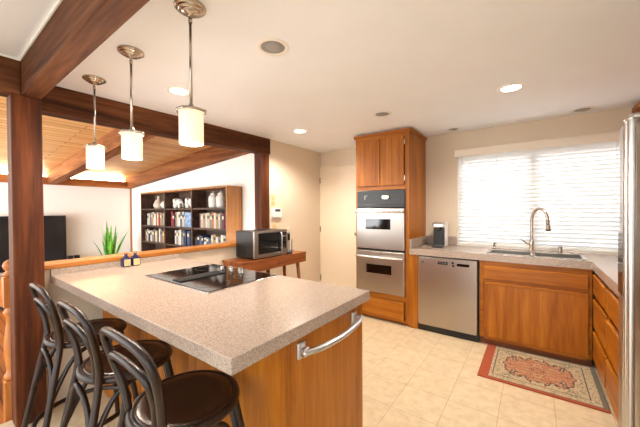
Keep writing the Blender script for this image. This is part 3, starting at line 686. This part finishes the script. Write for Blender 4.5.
for k in range(5):
    x, y = -1.89+0.055*k, 1.345+(0.035 if k % 2 else 0.0)
    kb = t.part('knob', MB().lathe([(0.018, 0), (0.018, 0.005), (0.014, 0.008), (0.013, 0.024), (0.011, 0.026), (0, 0.026)], (x, y, 0.9215), seg=20), KNOBM)
    t.part('knob_grip', MB().box(x-0.003, x+0.003, y-0.011, y+0.011, 0.9465, 0.951, 0.002), BLACKP, kb)

# blue jars
def jar(x, y, label):
    t = T('blue_jar', label, 'jar', (x, y, 0.914), 'blue glass jars on the counter')
    b = MB(); b.box(x-0.03, x+0.03, y-0.03, y+0.03, 0.9145, 0.985, 0.008, 3); b.lathe([(0.028, 0), (0.012, 0.018), (0.011, 0.034), (0, 0.034)], (x, y, 0.983), seg=16)
    t.part('bottle', b, BLUEJ)
    t.part('stopper', MB().lathe([(0.009, 0), (0.015, 0.006), (0.015, 0.014), (0.008, 0.019), (0, 0.02)], (x, y, 1.016), seg=14), CORKM)
    t.part('paper_label', MB().box(x+0.0295, x+0.031, y-0.023, y+0.023, 0.922, 0.974), LABELM)
jar(-2.67, 0.995, 'left one of two blue jars with tan labels below the ledge')
jar(-2.665, 1.062, 'right one of two blue jars with tan labels below the ledge')

# ------------------------------------------------------------------ table, microwave and the small things on it
TTX0, TTX1, TTY0, TTY1, TTZ = -2.735, -2.40, 1.95, 2.99, 0.825
t = T('side_table', 'narrow warm wood console table under the microwave by the left wall', 'table', (-2.6, 2.4, 0))
t.part('tabletop', MB().box(TTX0, TTX1, TTY0, TTY1, TTZ-0.022, TTZ, 0.003), TABLEW)
t.part('apron', MB().box(TTX0+0.01, TTX1-0.004, TTY0+0.004, TTY1-0.004, TTZ-0.125, TTZ-0.022, 0.002), TABLEW)
for y0, y1 in ((TTY0+0.02, 2.465), (2.475, TTY1-0.02)):
    t.part('drawer', MB().box(TTX1-0.005, TTX1, y0, y1, TTZ-0.118, TTZ-0.026, 0.002), TABLEW)
for x, y, sx, sy in ((TTX0+0.05, TTY0+0.08, -0.03, -0.06), (TTX1-0.05, TTY0+0.08, 0.03, -0.06), (TTX0+0.05, TTY1-0.12, -0.03, 0.06), (TTX1-0.05, TTY1-0.12, 0.03, 0.06)):
    t.part('leg', MB().cyl((x, y, TTZ-0.12), (x+sx, y+sy, 0.001), 0.024, 0.013, seg=14), TABLEW)
MX0, MX1, MY0, MY1 = -2.733, -2.42, 2.13, 2.645
t = T('microwave_oven', 'black and steel microwave oven on the side table', 'microwave', (-2.6, 2.42, TTZ))
t.part('body', MB().box(MX0, MX1-0.03, MY0, MY1, TTZ+0.012, 1.135, 0.006), BLACKP)
b = MB()
for k in range(6): b.box(-2.69+k*0.022, -2.68+k*0.022, MY0-0.0015, MY0+0.002, 0.87, 0.96)
t.part('side_vent', b, BLACKM)
dd = t.part('door', MB().box(MX1-0.03, MX1, MY0, MY1-0.105, TTZ+0.012, 1.135, 0.006), STEEL)
t.part('door_window', MB().box(MX1-0.004, MX1+0.003, MY0+0.055, MY1-0.107, TTZ+0.055, 1.11, 0.002), BLACKG, dd)
b = MB(); yy = MY1-0.125; b.tube([(MX1, yy, 1.105), (MX1+0.03, yy, 1.095), (MX1+0.033, yy, 0.98), (MX1+0.03, yy, 0.88), (MX1, yy, 0.87)], 0.008); t.part('handle', b, STEELL, dd)
cpn = t.part('control_panel', MB().box(MX1-0.03, MX1, MY1-0.103, MY1, TTZ+0.012, 1.135, 0.006), STEEL)
t.part('keypad', MB().box(MX1-0.004, MX1+0.002, MY1-0.085, MY1-0.018, TTZ+0.09, 1.05, 0.001), BLACKG, cpn)
t.part('display', MB().box(MX1-0.004, MX1+0.002, MY1-0.085, MY1-0.018, 1.065, 1.105, 0.001), BLACKG, cpn)
for y in (MY0+0.05, MY1-0.05): t.part('foot', MB().cyl((MX1-0.06, y, TTZ+0.0005), (MX1-0.06, y, TTZ+0.013), 0.015), BLACKP)
bx, by = -2.445, 2.688
t = T('handset_phone', 'black and silver handset standing upright beside the microwave', 'phone', (bx, by, TTZ))
t.part('cradle', MB().box(bx-0.035, bx+0.045, by-0.035, by+0.035, TTZ+0.0005, TTZ+0.03, 0.008, 3), DGREY)
hs = t.part('handset', MB().box(bx-0.014, bx+0.014, by-0.026, by+0.026, TTZ+0.025, TTZ+0.27, 0.01, 3), GREYP)
t.part('screen', MB().box(bx+0.0135, bx+0.0155, by-0.019, by+0.019, TTZ+0.17, TTZ+0.25, 0.001), BLACKG, hs)
t.part('antenna', MB().cyl((bx, by+0.012, TTZ+0.26), (bx, by+0.012, TTZ+0.335), 0.006), WHITEP, hs)
t = T('pencil_stick', 'thin dark stick standing in a small holder on the table end', 'pen', (-2.6, 2.93, TTZ))
t.part('holder', MB().lathe([(0.03, 0), (0.03, 0.012), (0.012, 0.02), (0, 0.021)], (-2.6, 2.93, TTZ+0.0005)), GREYP)
t.part('stick', MB().cyl((-2.6, 2.93, TTZ+0.015), (-2.6, 2.935, TTZ+0.155), 0.005), DGREY)

# wall plates and thermostat
def on_wall(name, label, cat, y0, y1, z0, z1, th, mat):
    t = T(name, label, cat, (XL, (y0+y1)/2, z0)); t.part('body', MB().box(XL+0.001, XL+th, y0, y1, z0, z1, 0.004), mat); return t
t = on_wall('wall_thermostat', 'white thermostat box with grey screen on the left wall', 'thermostat', 2.83, 3.0, 1.265, 1.395, 0.04, WHITEP)
t.part('screen', MB().box(XL+0.039, XL+0.042, 2.87, 2.97, 1.345, 1.38, 0.001), DGREY)
IV = plain('ivory_plate', (226, 190, 130), 0.45)
for z0, lab in ((1.505, 'upper ivory light switch plate above the white thermostat'), (1.425, 'lower ivory light switch plate just above the white thermostat')):
    t = on_wall('light_switch', lab, 'light switch', 2.83, 2.9, z0, z0+0.07, 0.008, IV)
    t.part('toggle', MB().box(XL+0.006, XL+0.016, 2.858, 2.872, z0+0.025, z0+0.048, 0.002), IV)
t = on_wall('wall_outlet', 'cream outlet plate below the thermostat behind the microwave', 'outlet', 2.85, 2.92, 1.08, 1.19, 0.006, IV)
for z in (1.11, 1.15): t.part('socket', MB().box(XL+0.005, XL+0.008, 2.87, 2.90, z-0.012, z+0.012, 0.001), IV)

# ------------------------------------------------------------------ bar stools
def stool():
    root = thing('bentwood_bar_stool', 'x', 'bar stool', (0, 0, 0), 'bentwood bar stools at the peninsula')
    sh = 0.69; R = 0.174
    b = MB(); b.lathe([(0, -0.022), (R-0.03, -0.022), (R-0.012, -0.018), (R-0.012, -0.004), (R-0.02, 0), (R-0.05, -0.005), (0.07, -0.008), (0, -0.008)], (0, 0, sh), seg=48)
    b.build('seat', SEATW, root)
    b = MB(); b.tube([(R*math.cos(a)*0.985, R*math.sin(a)*0.985, sh-0.016) for a in [2*PI*k/20 for k in range(20)]], 0.0155, closed=True, sub=3)
    b.build('seat_ring', STOOLW, root)
    # the outer hoop continues into the rear legs
    half = [(0.185, -0.275, 0.0, 0.0125), (0.168, -0.228, 0.25, 0.0135), (0.146, -0.182, 0.5, 0.014), (0.128, -0.150, 0.68, 0.014), (0.142, -0.156, 0.77, 0.0135), (0.165, -0.176, 0.86, 0.0132), (0.168, -0.192, 0.92, 0.013), (0.148, -0.203, 0.955, 0.013), (0.10, -0.209, 0.972, 0.013)]
    path = half+[(0, -0.212, 0.978, 0.013)]+[(-x, y, z, r) for x, y, z, r in half[::-1]]
    b = MB(); b.tube([p[:3] for p in path], [p[3] for p in path], seg=14, sub=5)
    b.build('back_hoop', STOOLW, root)
    half = [(0.095, -0.150, 0.68), (0.112, -0.160, 0.77), (0.128, -0.176, 0.83), (0.128, -0.187, 0.865), (0.105, -0.195, 0.888), (0.06, -0.199, 0.898)]
    path = half+[(0, -0.200, 0.901)]+[(-x, y, z) for x, y, z in half[::-1]]
    MB().tube(path, 0.0115, seg=12, sub=5).build('inner_hoop', STOOLW, root)
    for s in (-1, 1):
        MB().tube([(s*0.11, 0.12, sh-0.02), (s*0.138, 0.155, 0.45), (s*0.168, 0.19, 0.2), (s*0.182, 0.206, 0.0)], [0.017, 0.0155, 0.014, 0.0125], seg=12).build('front_leg', STOOLW, root)
    MB().tube([(0.212*math.cos(a), 0.212*math.sin(a)-0.018, 0.235) for a in [2*PI*k/16 for k in range(16)]], 0.0125, closed=True, sub=3).build('foot_ring', STOOLW, root)
    # bent braces arching under the seat between neighbouring legs
    c = {'fl': (-1, 1), 'fr': (1, 1), 'rr': (1, -1), 'rl': (-1, -1)}
    def legp(k, z):
        sx, sy = c[k]
        if sy > 0:
            f = (sh-z)/sh; return (sx*(0.11+0.072*f), 0.12+0.086*f, z)
        f = (sh-z)/sh; return (sx*(0.128+0.057*f), -(0.15+0.125*f), z)
    for a, d in (('fl', 'fr'), ('fr', 'rr'), ('rr', 'rl'), ('rl', 'fl')):
        A, D = Vector(legp(a, 0.40)), Vector(legp(d, 0.40)); A2, D2 = Vector(legp(a, 0.52)), Vector(legp(d, 0.52))
        mid = (A+D)/2; mid.z = sh-0.04
        p1 = A2.lerp(D2, 0.1); p2 = A2.lerp(D2, 0.26); p2.z = 0.605; p3 = A2.lerp(D2, 0.74); p3.z = 0.605; p4 = A2.lerp(D2, 0.9)
        mid = mid*0.92; mid.z = 0.642
        MB().tube([A, p1, p2, mid, p3, p4, D], 0.011, seg=10, sub=4).build('brace', STOOLW, root)
    return root
s0 = stool()
s0.location = (-2.06, 0.57, 0); s0.rotation_euler = (0, 0, math.radians(0)); s0['label'] = 'dark bentwood bar stool furthest back, beside the wooden post'
dup(s0, (-1.525, 0.57, 0), math.radians(0), 'dark bentwood bar stool in the middle of the row of three')
dup(s0, (-1.02, 0.57, 0), math.radians(0), 'dark bentwood bar stool nearest, at the outer corner of the peninsula')

# ------------------------------------------------------------------ pendants and ceiling lights
def pendant():
    t = thing('pendant_light', 'x', 'pendant light', (0, 0, CZ), 'pendant lights over the peninsula')
    MB().lathe([(0.070, -0.0005), (0.070, -0.009), (0.066, -0.012), (0.056, -0.013), (0.056, -0.019), (0.052, -0.022), (0.040, -0.023), (0.040, -0.028), (0.036, -0.031), (0.010, -0.033), (0.009, -0.042), (0, -0.042)], seg=32).build('canopy', NICKEL, t)
    b = MB(); b.tube([(0, 0.0, -0.04), (0.008, 0, -0.05), (0, 0, -0.062), (-0.008, 0, -0.05)], 0.0025, closed=True, seg=8); b.cyl((0, 0, -0.06), (0, 0, -0.46), 0.0065)
    b.cyl((0, 0, -0.055), (0, 0, -0.075), 0.009); b.build('stem', NICKEL, t)
    b = MB(); b.lathe([(0.010, -0.455), (0.012, -0.468), (0.046, -0.478), (0.046, -0.484), (0, -0.484)], seg=28); b.lathe([(0.062, -0.486), (0.066, -0.486), (0.066, -0.497), (0.062, -0.497), (0.062, -0.486)], seg=36, cap=False)
    for k in range(4):
        a = k*PI/2+0.5; b.cyl((0.045*math.cos(a), 0.045*math.sin(a), -0.481), (0.069*math.cos(a), 0.069*math.sin(a), -0.490), 0.004, seg=8); b.ball((0.070*math.cos(a), 0.070*math.sin(a), -0.491), 0.0065, seg=10)
    b.build('shade_holder', NICKEL, t)
    MB().lathe([(0.046, -0.485), (0.054, -0.490), (0.054, -0.640), (0.051, -0.645), (0.047, -0.640), (0.047, -0.495)], seg=36, cap=False).build('glass_shade', FROST, t)
    MB().lathe([(0.0, -0.50), (0.02, -0.51), (0.03, -0.55), (0.028, -0.58), (0, -0.60)], seg=16).build('bulb', LAMPON, t)
    return t
p0 = pendant()
for i, (x, lab) in enumerate(((-2.57, 'frosted glass pendant light nearest the wooden post'), (-1.955, 'frosted glass pendant light in the middle of the three'), (-1.308, 'largest looking frosted glass pendant light, above the cooktop end'))):
    o = p0 if i == 0 else dup(p0, (0, 0, 0))
    o.location = (x, 0.77, CZ); o['label'] = lab
    add_light('pendant_lamp', 'POINT', (x, 0.77, CZ-0.68), 5, WARM, 0.05)
EYEB = plain('eyeball_grey', (160, 156, 152), 0.4)
def can_light(x, y, lit, label, r=0.075, eyeball=False):
    t = T('recessed_light', label, 'ceiling light', (x, y, CZ), 'recessed ceiling lights')
    t.part('trim_ring', MB().lathe([(r+0.018, -0.0005), (r+0.016, -0.006), (r, -0.008), (r-0.008, -0.004), (r-0.008, -0.0005)], (x, y, CZ), seg=36, cap=False), TRIMW)
    if lit:
        t.part('lamp_face', MB().lathe([(r-0.006, -0.0008), (r-0.006, -0.003), (0.0, -0.005)], (x, y, CZ), seg=32), LAMPON)
        add_light('recessed_lamp', 'SPOT', (x, y, CZ-0.02), 60, WARM, 0.06, (0, 0, 0), math.radians(150))
    else:
        t.part('baffle', MB().lathe([(r-0.006, -0.0008), (r-0.012, -0.0025), (0.0, -0.003)], (x, y, CZ), seg=32), GREYP)
        t.part('lamp_face', MB().ball((x+0.01, y-0.004, CZ-0.003), r*0.6, r*0.6, 0.016), EYEB if eyeball else GREYP)
can_light(-2.295, 1.25, True, 'lit recessed ceiling light behind the nearest pendant stem')
can_light(-1.24, 1.245, False, 'unlit grey eyeball ceiling light nearest the camera', 0.078, True)
can_light(-2.29, 2.745, True, 'lit recessed ceiling light near the far dark post')
can_light(-1.23, 2.757, False, 'unlit grey recessed light in front of the oven tower')
can_light(-0.15, 2.784, True, 'lit recessed ceiling light out in front of the window')
can_light(0.375, 3.80, False, 'unlit recessed light above the right end of the blind', 0.07, True)
can_light(-0.78, 3.78, False, 'small unlit recessed light above the coffee machine', 0.06)

# ------------------------------------------------------------------ living room furniture
BX0, BX1, BY0, BY1 = -6.95, -3.925, 2.90, 3.195
t = T('bookcase', 'large dark three bay bookcase against the living room wall', 'bookcase', (-5.44, 3.05, -0.4))
shelf_z = [-0.335, 0.01, 0.36, 0.705, 1.05, 1.40, 1.745]
divs = [BX0, -5.925, -4.955, BX1]
t.part('back_panel', MB().box(BX0, BX1, BY1-0.012, BY1, -0.395, 1.74), WALNUT)
for x in divs[1:3]: t.part('divider', MB().box(x-0.02, x+0.02, BY0, BY1-0.012, -0.395, 1.73), WALNUT)
t.part('left_side_panel', MB().box(BX0-0.02, BX0+0.015, BY0, BY1, -0.395, 1.745), WALNUT)
t.part('right_side_panel', MB().box(BX1-0.03, BX1, BY0-0.004, BY1, -0.395, 1.765), SIDEOAK)
for z in shelf_z[:-1]:
    for a, c in zip(divs, divs[1:]): t.part('shelf', MB().box(a+0.02, c-0.02, BY0+0.01, BY1-0.012, z-0.015, z+0.015), WALNUT)
t.part('top_panel', MB().box(BX0-0.02, BX1-0.03, BY0-0.004, BY1, 1.735, 1.765, 0.003), SIDEOAK)
# books
pal = {'cream': (181, 170, 149), 'brown': (102, 71, 51), 'maroon': (102, 30, 37), 'red': (149, 37, 40), 'navy': (34, 45, 74), 'grey': (119, 117, 115), 'tan': (161, 132, 98), 'black': (32, 30, 32), 'white': (195, 192, 185), 'slate blue': (71, 88, 113), 'orange': (175, 107, 56), 'purple': (93, 42, 78), 'olive': (102, 98, 68), 'teal': (51, 93, 102)}
PAGES = plain('book_pages', (226, 216, 194), 0.9)
WORD = ['first', 'second', 'third', 'fourth', 'fifth', 'sixth', 'seventh', 'eighth', 'ninth', 'tenth', 'eleventh', 'twelfth', 'thirteenth', 'fourteenth', 'fifteenth', 'sixteenth', 'seventeenth', 'eighteenth', 'nineteenth', 'twentieth']
def fill(bay, row, start, cols, hmin, hmax, wmin, wmax):
    x0, x1 = divs[bay]+0.03, divs[bay+1]-0.035
    x = x0+(x1-x0)*start; z = shelf_z[row]+0.016; i = 0
    bn = ['left', 'middle', 'right'][bay]; rn = {4: 'second', 3: 'third', 2: 'fourth'}[row]
    while i < 18:
        wd = random.uniform(wmin, wmax)
        if x+wd > x1: break
        c = cols[i % len(cols)]; h = random.uniform(hmin, hmax); dp = random.uniform(0.16, 0.2); y0 = BY0+0.03+random.uniform(0, 0.02)
        r = thing('book', f'{c} book spine, {WORD[i]} from the left, {bn} bay, {rn} shelf down', 'book', (x+wd/2, y0, z), f'books on the {rn} shelf down of the {bn} bay')
        b = MB(); b.box(-wd/2, wd/2, 0, 0.006, 0, h, 0.002); b.box(-wd/2, -wd/2+0.003, 0, dp, 0, h); b.box(wd/2-0.003, wd/2, 0, dp, 0, h)
        b.build('cover', plain('cover_'+c.replace(' ', '_'), pal[c], 0.55, var=0.15, nscale=25), r)
        MB().box(-wd/2+0.003, wd/2-0.003, 0.006, dp-0.006, 0.004, h-0.006).build('pages', PAGES, r)
        MB().box(-wd/2+0.006, wd/2-0.006, -0.001, 0.001, h*0.62, h*0.82).build('spine_title_band', plain('spine_band', (220, 206, 170), 0.5) if i % 2 else plain('spine_band_dark', (70, 60, 58), 0.5), r)
        x += wd+0.004; i += 1
fill(0, 4, 0.2, ['white', 'cream', 'slate blue', 'tan', 'cream', 'white', 'orange', 'cream', 'red', 'tan', 'grey', 'cream'], 0.24, 0.28, 0.045, 0.07)
fill(1, 4, 0.17, ['red', 'maroon', 'grey', 'cream', 'white', 'slate blue', 'cream', 'grey'], 0.24, 0.29, 0.05, 0.075)
fill(2, 4, 0.15, ['purple', 'cream', 'tan', 'white', 'cream', 'grey', 'orange', 'white', 'tan', 'cream', 'olive', 'purple', 'maroon'], 0.24, 0.275, 0.048, 0.07)
fill(0, 3, 0.04, ['brown', 'grey', 'cream', 'black', 'white', 'grey', 'brown', 'cream', 'olive', 'white', 'grey', 'tan', 'orange'], 0.22, 0.28, 0.05, 0.08)
fill(1, 3, 0.3, ['white', 'grey', 'cream', 'white', 'grey', 'navy', 'navy', 'slate blue', 'navy', 'navy', 'slate blue'], 0.23, 0.29, 0.05, 0.075)
fill(2, 3, 0.02, ['navy', 'black', 'slate blue', 'navy', 'white', 'teal', 'slate blue', 'cream', 'tan', 'white', 'grey', 'white', 'cream', 'slate blue'], 0.16, 0.25, 0.05, 0.075)
# face-out book with a picture cover
r = thing('picture_book', 'blue and white picture book facing out on the middle bay shelf', 'book', (-5.10, BY0+0.02, shelf_z[4]+0.016))
MB().box(-0.11, 0.11, 0.0, 0.015, 0, 0.27, 0.002).build('cover', plain('picture_cover', (120, 150, 186), 0.5, var=0.7, nscale=14), r)
# ornaments on the top shelf of each bay
z = shelf_z[5]+0.016
tag(MB().lathe([(0, 0), (0.07, 0.0), (0.10, 0.04), (0.105, 0.09), (0.075, 0.15), (0.035, 0.20), (0.028, 0.24), (0.036, 0.262), (0.026, 0.258), (0, 0.2)], seg=28).build('gourd_vase', CERAMB), 'beige gourd shaped vase on the top left bookcase shelf', 'vase').location = (-6.40, 3.02, z)
tag(MB().lathe([(0, 0), (0.05, 0), (0.085, 0.05), (0.09, 0.085), (0.06, 0.14), (0.03, 0.155), (0.02, 0.15), (0, 0.12)], seg=28).build('round_vase', CERAM), 'small round pale vase beside the gourd vase', 'vase').location = (-6.13, 3.02, z)
def elephant(x, lab):
    r = thing('elephant_figurine', lab, 'figurine', (x, 3.03, z), 'pale elephant figurines')
    b = MB(); b.ball((0.02, 0, 0.115), 0.10, 0.065, 0.075); b.ball((-0.10, 0, 0.14), 0.055, 0.05, 0.06)
    b.tube([(-0.14, 0, 0.14), (-0.175, 0, 0.10), (-0.185, 0, 0.05), (-0.17, 0, 0.012)], [0.026, 0.021, 0.016, 0.012])
    for sx in (-0.05, 0.085):
        for sy in (-0.035, 0.035): b.cyl((sx, sy, 0.001), (sx, sy, 0.09), 0.028, 0.032)
    b.tube([(0.115, 0, 0.14), (0.135, 0, 0.10), (0.13, 0, 0.06)], 0.007)
    b.build('body', CERAM, r)
    for sy in (-1, 1): MB().ball((-0.085, sy*0.052, 0.14), 0.04, 0.012, 0.05).build('ear', CERAM, r)
elephant(-5.62, 'left pale elephant figurine on the middle top bookcase shelf'); elephant(-5.18, 'right pale elephant figurine on the middle top bookcase shelf')
for x, lab in ((-4.47, 'left patterned white lidded jar on the top right bookcase shelf'), (-4.255, 'right patterned white lidded jar on the top right bookcase shelf')):
    r = thing('ginger_jar', lab, 'jar', (x, 3.02, z), 'patterned white jars')
    MB().lathe([(0, 0), (0.07, 0), (0.078, 0.03), (0.08, 0.16), (0.07, 0.20), (0.045, 0.215), (0.045, 0.225), (0, 0.225)], seg=24).build('body', CERAMP, r)
    MB().lathe([(0.05, 0.224), (0.052, 0.235), (0.03, 0.255), (0.01, 0.262), (0.012, 0.275), (0, 0.28)], seg=20).build('lid', CERAM, r)

# television and console
t = T('television', 'large black flat television in front of the far white wall', 'television', (-8.0, 0.92, 0.15))
t.part('panel', MB().box(-8.04, -7.99, -0.02, 1.865, 0.235, 1.285, 0.006), BLACKP)
t.part('screen', MB().box(-7.992, -7.988, -0.005, 1.85, 0.25, 1.27, 0.0), plain('tv_screen', (22, 22, 24), 0.18, var=0.0))
for y in (0.35, 1.45): t.part('stand_foot', MB().box(-8.12, -7.88, y-0.02, y+0.02, 0.1505, 0.24, 0.006), BLACKP)
t = T('media_console', 'long honey wood media console under the television', 'console', (-7.95, 1.0, -0.4))
t.part('body', MB().box(-8.18, -7.72, -0.6, 2.55, -0.34, 0.15, 0.006), CONSOLEW)
for k in range(5):
    y0 = -0.57+k*0.62
    d = t.part('drawer', MB().box(-7.722, -7.705, y0, y0+0.60, -0.07, 0.12, 0.004), CONSOLEW); t.part('knob', MB().ball((-7.69, y0+0.3, 0.03), 0.016), WHITEP, d)
    d = t.part('door', MB().box(-7.722, -7.705, y0, y0+0.60, -0.32, -0.08, 0.004), CONSOLEW); t.part('knob', MB().ball((-7.69, y0+0.3, -0.15), 0.016), WHITEP, d)
b = MB(); b.box(-8.16, -7.74, -0.58, 2.53, -0.399, -0.34); t.part('plinth', b, DGREY)
for y, lab in ((1.915, 'left small black speaker beside the television'), (2.025, 'right small black speaker beside the television')):
    r = T('small_speaker', lab, 'speaker', (-7.95, y, 0.15), 'small black speakers')
    r.part('cabinet', MB().box(-8.0, -7.9, y-0.042, y+0.042, 0.1505, 0.43, 0.008), BLACKP)
    r.part('cone', MB().lathe([(0.03, 0), (0.026, 0.003), (0.01, -0.004), (0, -0.003)], mtx=Matrix.Translation((-7.9, y, 0.30)) @ Matrix.Rotation(PI/2, 4, 'Y')), DGREY)
# snake plant on a stand
px, py, pz = -7.55, 2.50, 0.02
t = T('plant_stand', 'low dark stand holding the tall green plant behind the ledge', 'plant stand', (px, py, -0.4))
t.part('top', MB().cyl((px, py, -0.03), (px, py, 0.0), 0.15, seg=28), WALNUT)
for k in range(3):
    a = k*2*PI/3; t.part('leg', MB().cyl((px+0.1*math.cos(a), py+0.1*math.sin(a), -0.03), (px+0.14*math.cos(a), py+0.14*math.sin(a), -0.399), 0.015), WALNUT)
t = T('snake_plant', 'bright green sword leaved plant against the white far wall', 'plant', (px, py, 0.0))
po = t.part('pot', MB().lathe([(0, 0.001), (0.10, 0.001), (0.14, 0.2), (0.145, 0.22), (0.13, 0.22), (0.12, 0.19), (0, 0.18)], (px, py, 0)), POTM)
t.part('soil', MB().lathe([(0.122, 0.18), (0, 0.195)], (px, py, 0)), SOIL, po)
def leaf(mb, x, y, z, ln, wd, yaw_, lean):
    bm = bmesh.new(); n = 8; L_, C_, R_ = [], [], []
    d = Vector((math.cos(yaw_), math.sin(yaw_), 0)); s = Vector((-math.sin(yaw_), math.cos(yaw_), 0))
    tw = random.uniform(-0.9, 0.9)
    for i in range(n+1):
        t_ = i/n; ww = wd*(0.55+1.0*t_ if t_ < 0.45 else 1.0*(1-((t_-0.45)/0.55)**1.7)+0.0)*0.5
        p = Vector((x, y, z))+d*(lean*ln*(t_**1.6))+Vector((0, 0, ln*t_*(1-0.25*lean*t_)))
        ang = tw*t_; ss = s*math.cos(ang)+d*math.sin(ang); nn = ss.cross(Vector((0, 0, 1)))
        L_.append(bm.verts.new(p-ss*ww)); C_.append(bm.verts.new(p+nn*ww*0.35)); R_.append(bm.verts.new(p+ss*ww))
    for i in range(n):
        bm.faces.new((L_[i], C_[i], C_[i+1], L_[i+1])); bm.faces.new((C_[i], R_[i], R_[i+1], C_[i+1]))
    bmesh.ops.solidify(bm, geom=list(bm.faces), thickness=0.006)
    bmesh.ops.recalc_face_normals(bm, faces=bm.faces)
    mb._add(bm, None, True)
for i in range(20):
    a = i*2.4; rr = 0.02+0.085*math.sqrt(i/20); ln = random.uniform(0.72, 1.0) if i < 11 else random.uniform(0.6, 0.9)
    b = MB(); leaf(b, px+rr*math.cos(a), py+rr*math.sin(a), 0.18, ln, random.uniform(0.05, 0.075), a, random.uniform(0.03, 0.14) if i < 13 else random.uniform(0.2, 0.5))
    t.part('leaf', b, LEAFA if i % 3 else LEAFB)
# newel post of the step rail
nx, ny = -2.83, 0.362
t = T('newel_post', 'turned orange newel post left of the square wooden post', 'newel post', (nx, ny, -0.4))
t.part('lower_block', MB().box(nx-0.036, nx+0.036, ny-0.036, ny+0.036, -0.4, 0.24, 0.004), NEWELW)
t.part('turned_shaft', MB().lathe([(0.022, 0.24), (0.036, 0.262), (0.034, 0.28), (0.022, 0.30), (0.024, 0.33), (0.034, 0.42), (0.033, 0.50), (0.022, 0.60), (0.020, 0.66), (0.034, 0.685), (0.034, 0.70), (0.022, 0.718), (0.024, 0.73)], (nx, ny, 0), seg=24), NEWELW)
t.part('upper_block', MB().box(nx-0.033, nx+0.033, ny-0.033, ny+0.033, 0.73, 0.93, 0.004), NEWELW)
t.part('finial', MB().lathe([(0.022, 0.93), (0.033, 0.945), (0.03, 0.955), (0.016, 0.968), (0.028, 0.985), (0.034, 1.005), (0.026, 1.028), (0.010, 1.042), (0, 1.045)], (nx, ny, 0), seg=24), NEWELW)
# black armchair glimpsed at the left edge
t = T('black_armchair', 'black leather armchair glimpsed behind the newel post', 'armchair', (-4.3, 0.1, -0.4))
t.part('base', MB().box(-4.7, -3.9, -0.55, 0.42, -0.36, -0.02, 0.06, 3), LEATHER)
t.part('seat_cushion', MB().box(-4.55, -3.9, -0.4, 0.27, -0.02, 0.14, 0.06, 3), LEATHER)
t.part('armrest', MB().box(-4.7, -3.9, 0.26, 0.42, -0.1, 0.28, 0.07, 3), LEATHER)
t.part('armrest', MB().box(-4.7, -3.9, -0.55, -0.39, -0.1, 0.28, 0.07, 3), LEATHER)
t.part('backrest', MB().box(-4.85, -4.55, -0.55, 0.42, -0.1, 0.45, 0.08, 3), LEATHER)
for x in (-4.65, -3.95):
    for y in (-0.5, 0.37): t.part('foot', MB().cyl((x, y, -0.399), (x, y, -0.35), 0.025), WALNUT)
# assumed lamp, unseen behind the ledge, added for the glow beside the bookcase
t = T('assumed_uplight', 'assumed small uplight on the floor beside the bookcase, unseen behind the half wall', 'lamp', (-3.45, 3.05, -0.4))
t.part('base', MB().lathe([(0.09, 0.001), (0.09, 0.02), (0.012, 0.03), (0.012, 1.12), (0, 1.12)], (-3.45, 3.05, -0.4)), NICKEL)
t.part('shade', MB().lathe([(0.02, 1.10), (0.07, 1.20), (0.068, 1.20), (0.016, 1.105)], (-3.45, 3.05, -0.4), cap=False), NICKEL)
t.part('bulb', MB().ball((-3.45, 3.05, 0.765), 0.028), LAMPON)
add_light('assumed_uplight_bulb', 'POINT', (-3.45, 3.05, 0.81), 6, WARM, 0.04)  # point light of the assumed, unseen uplight
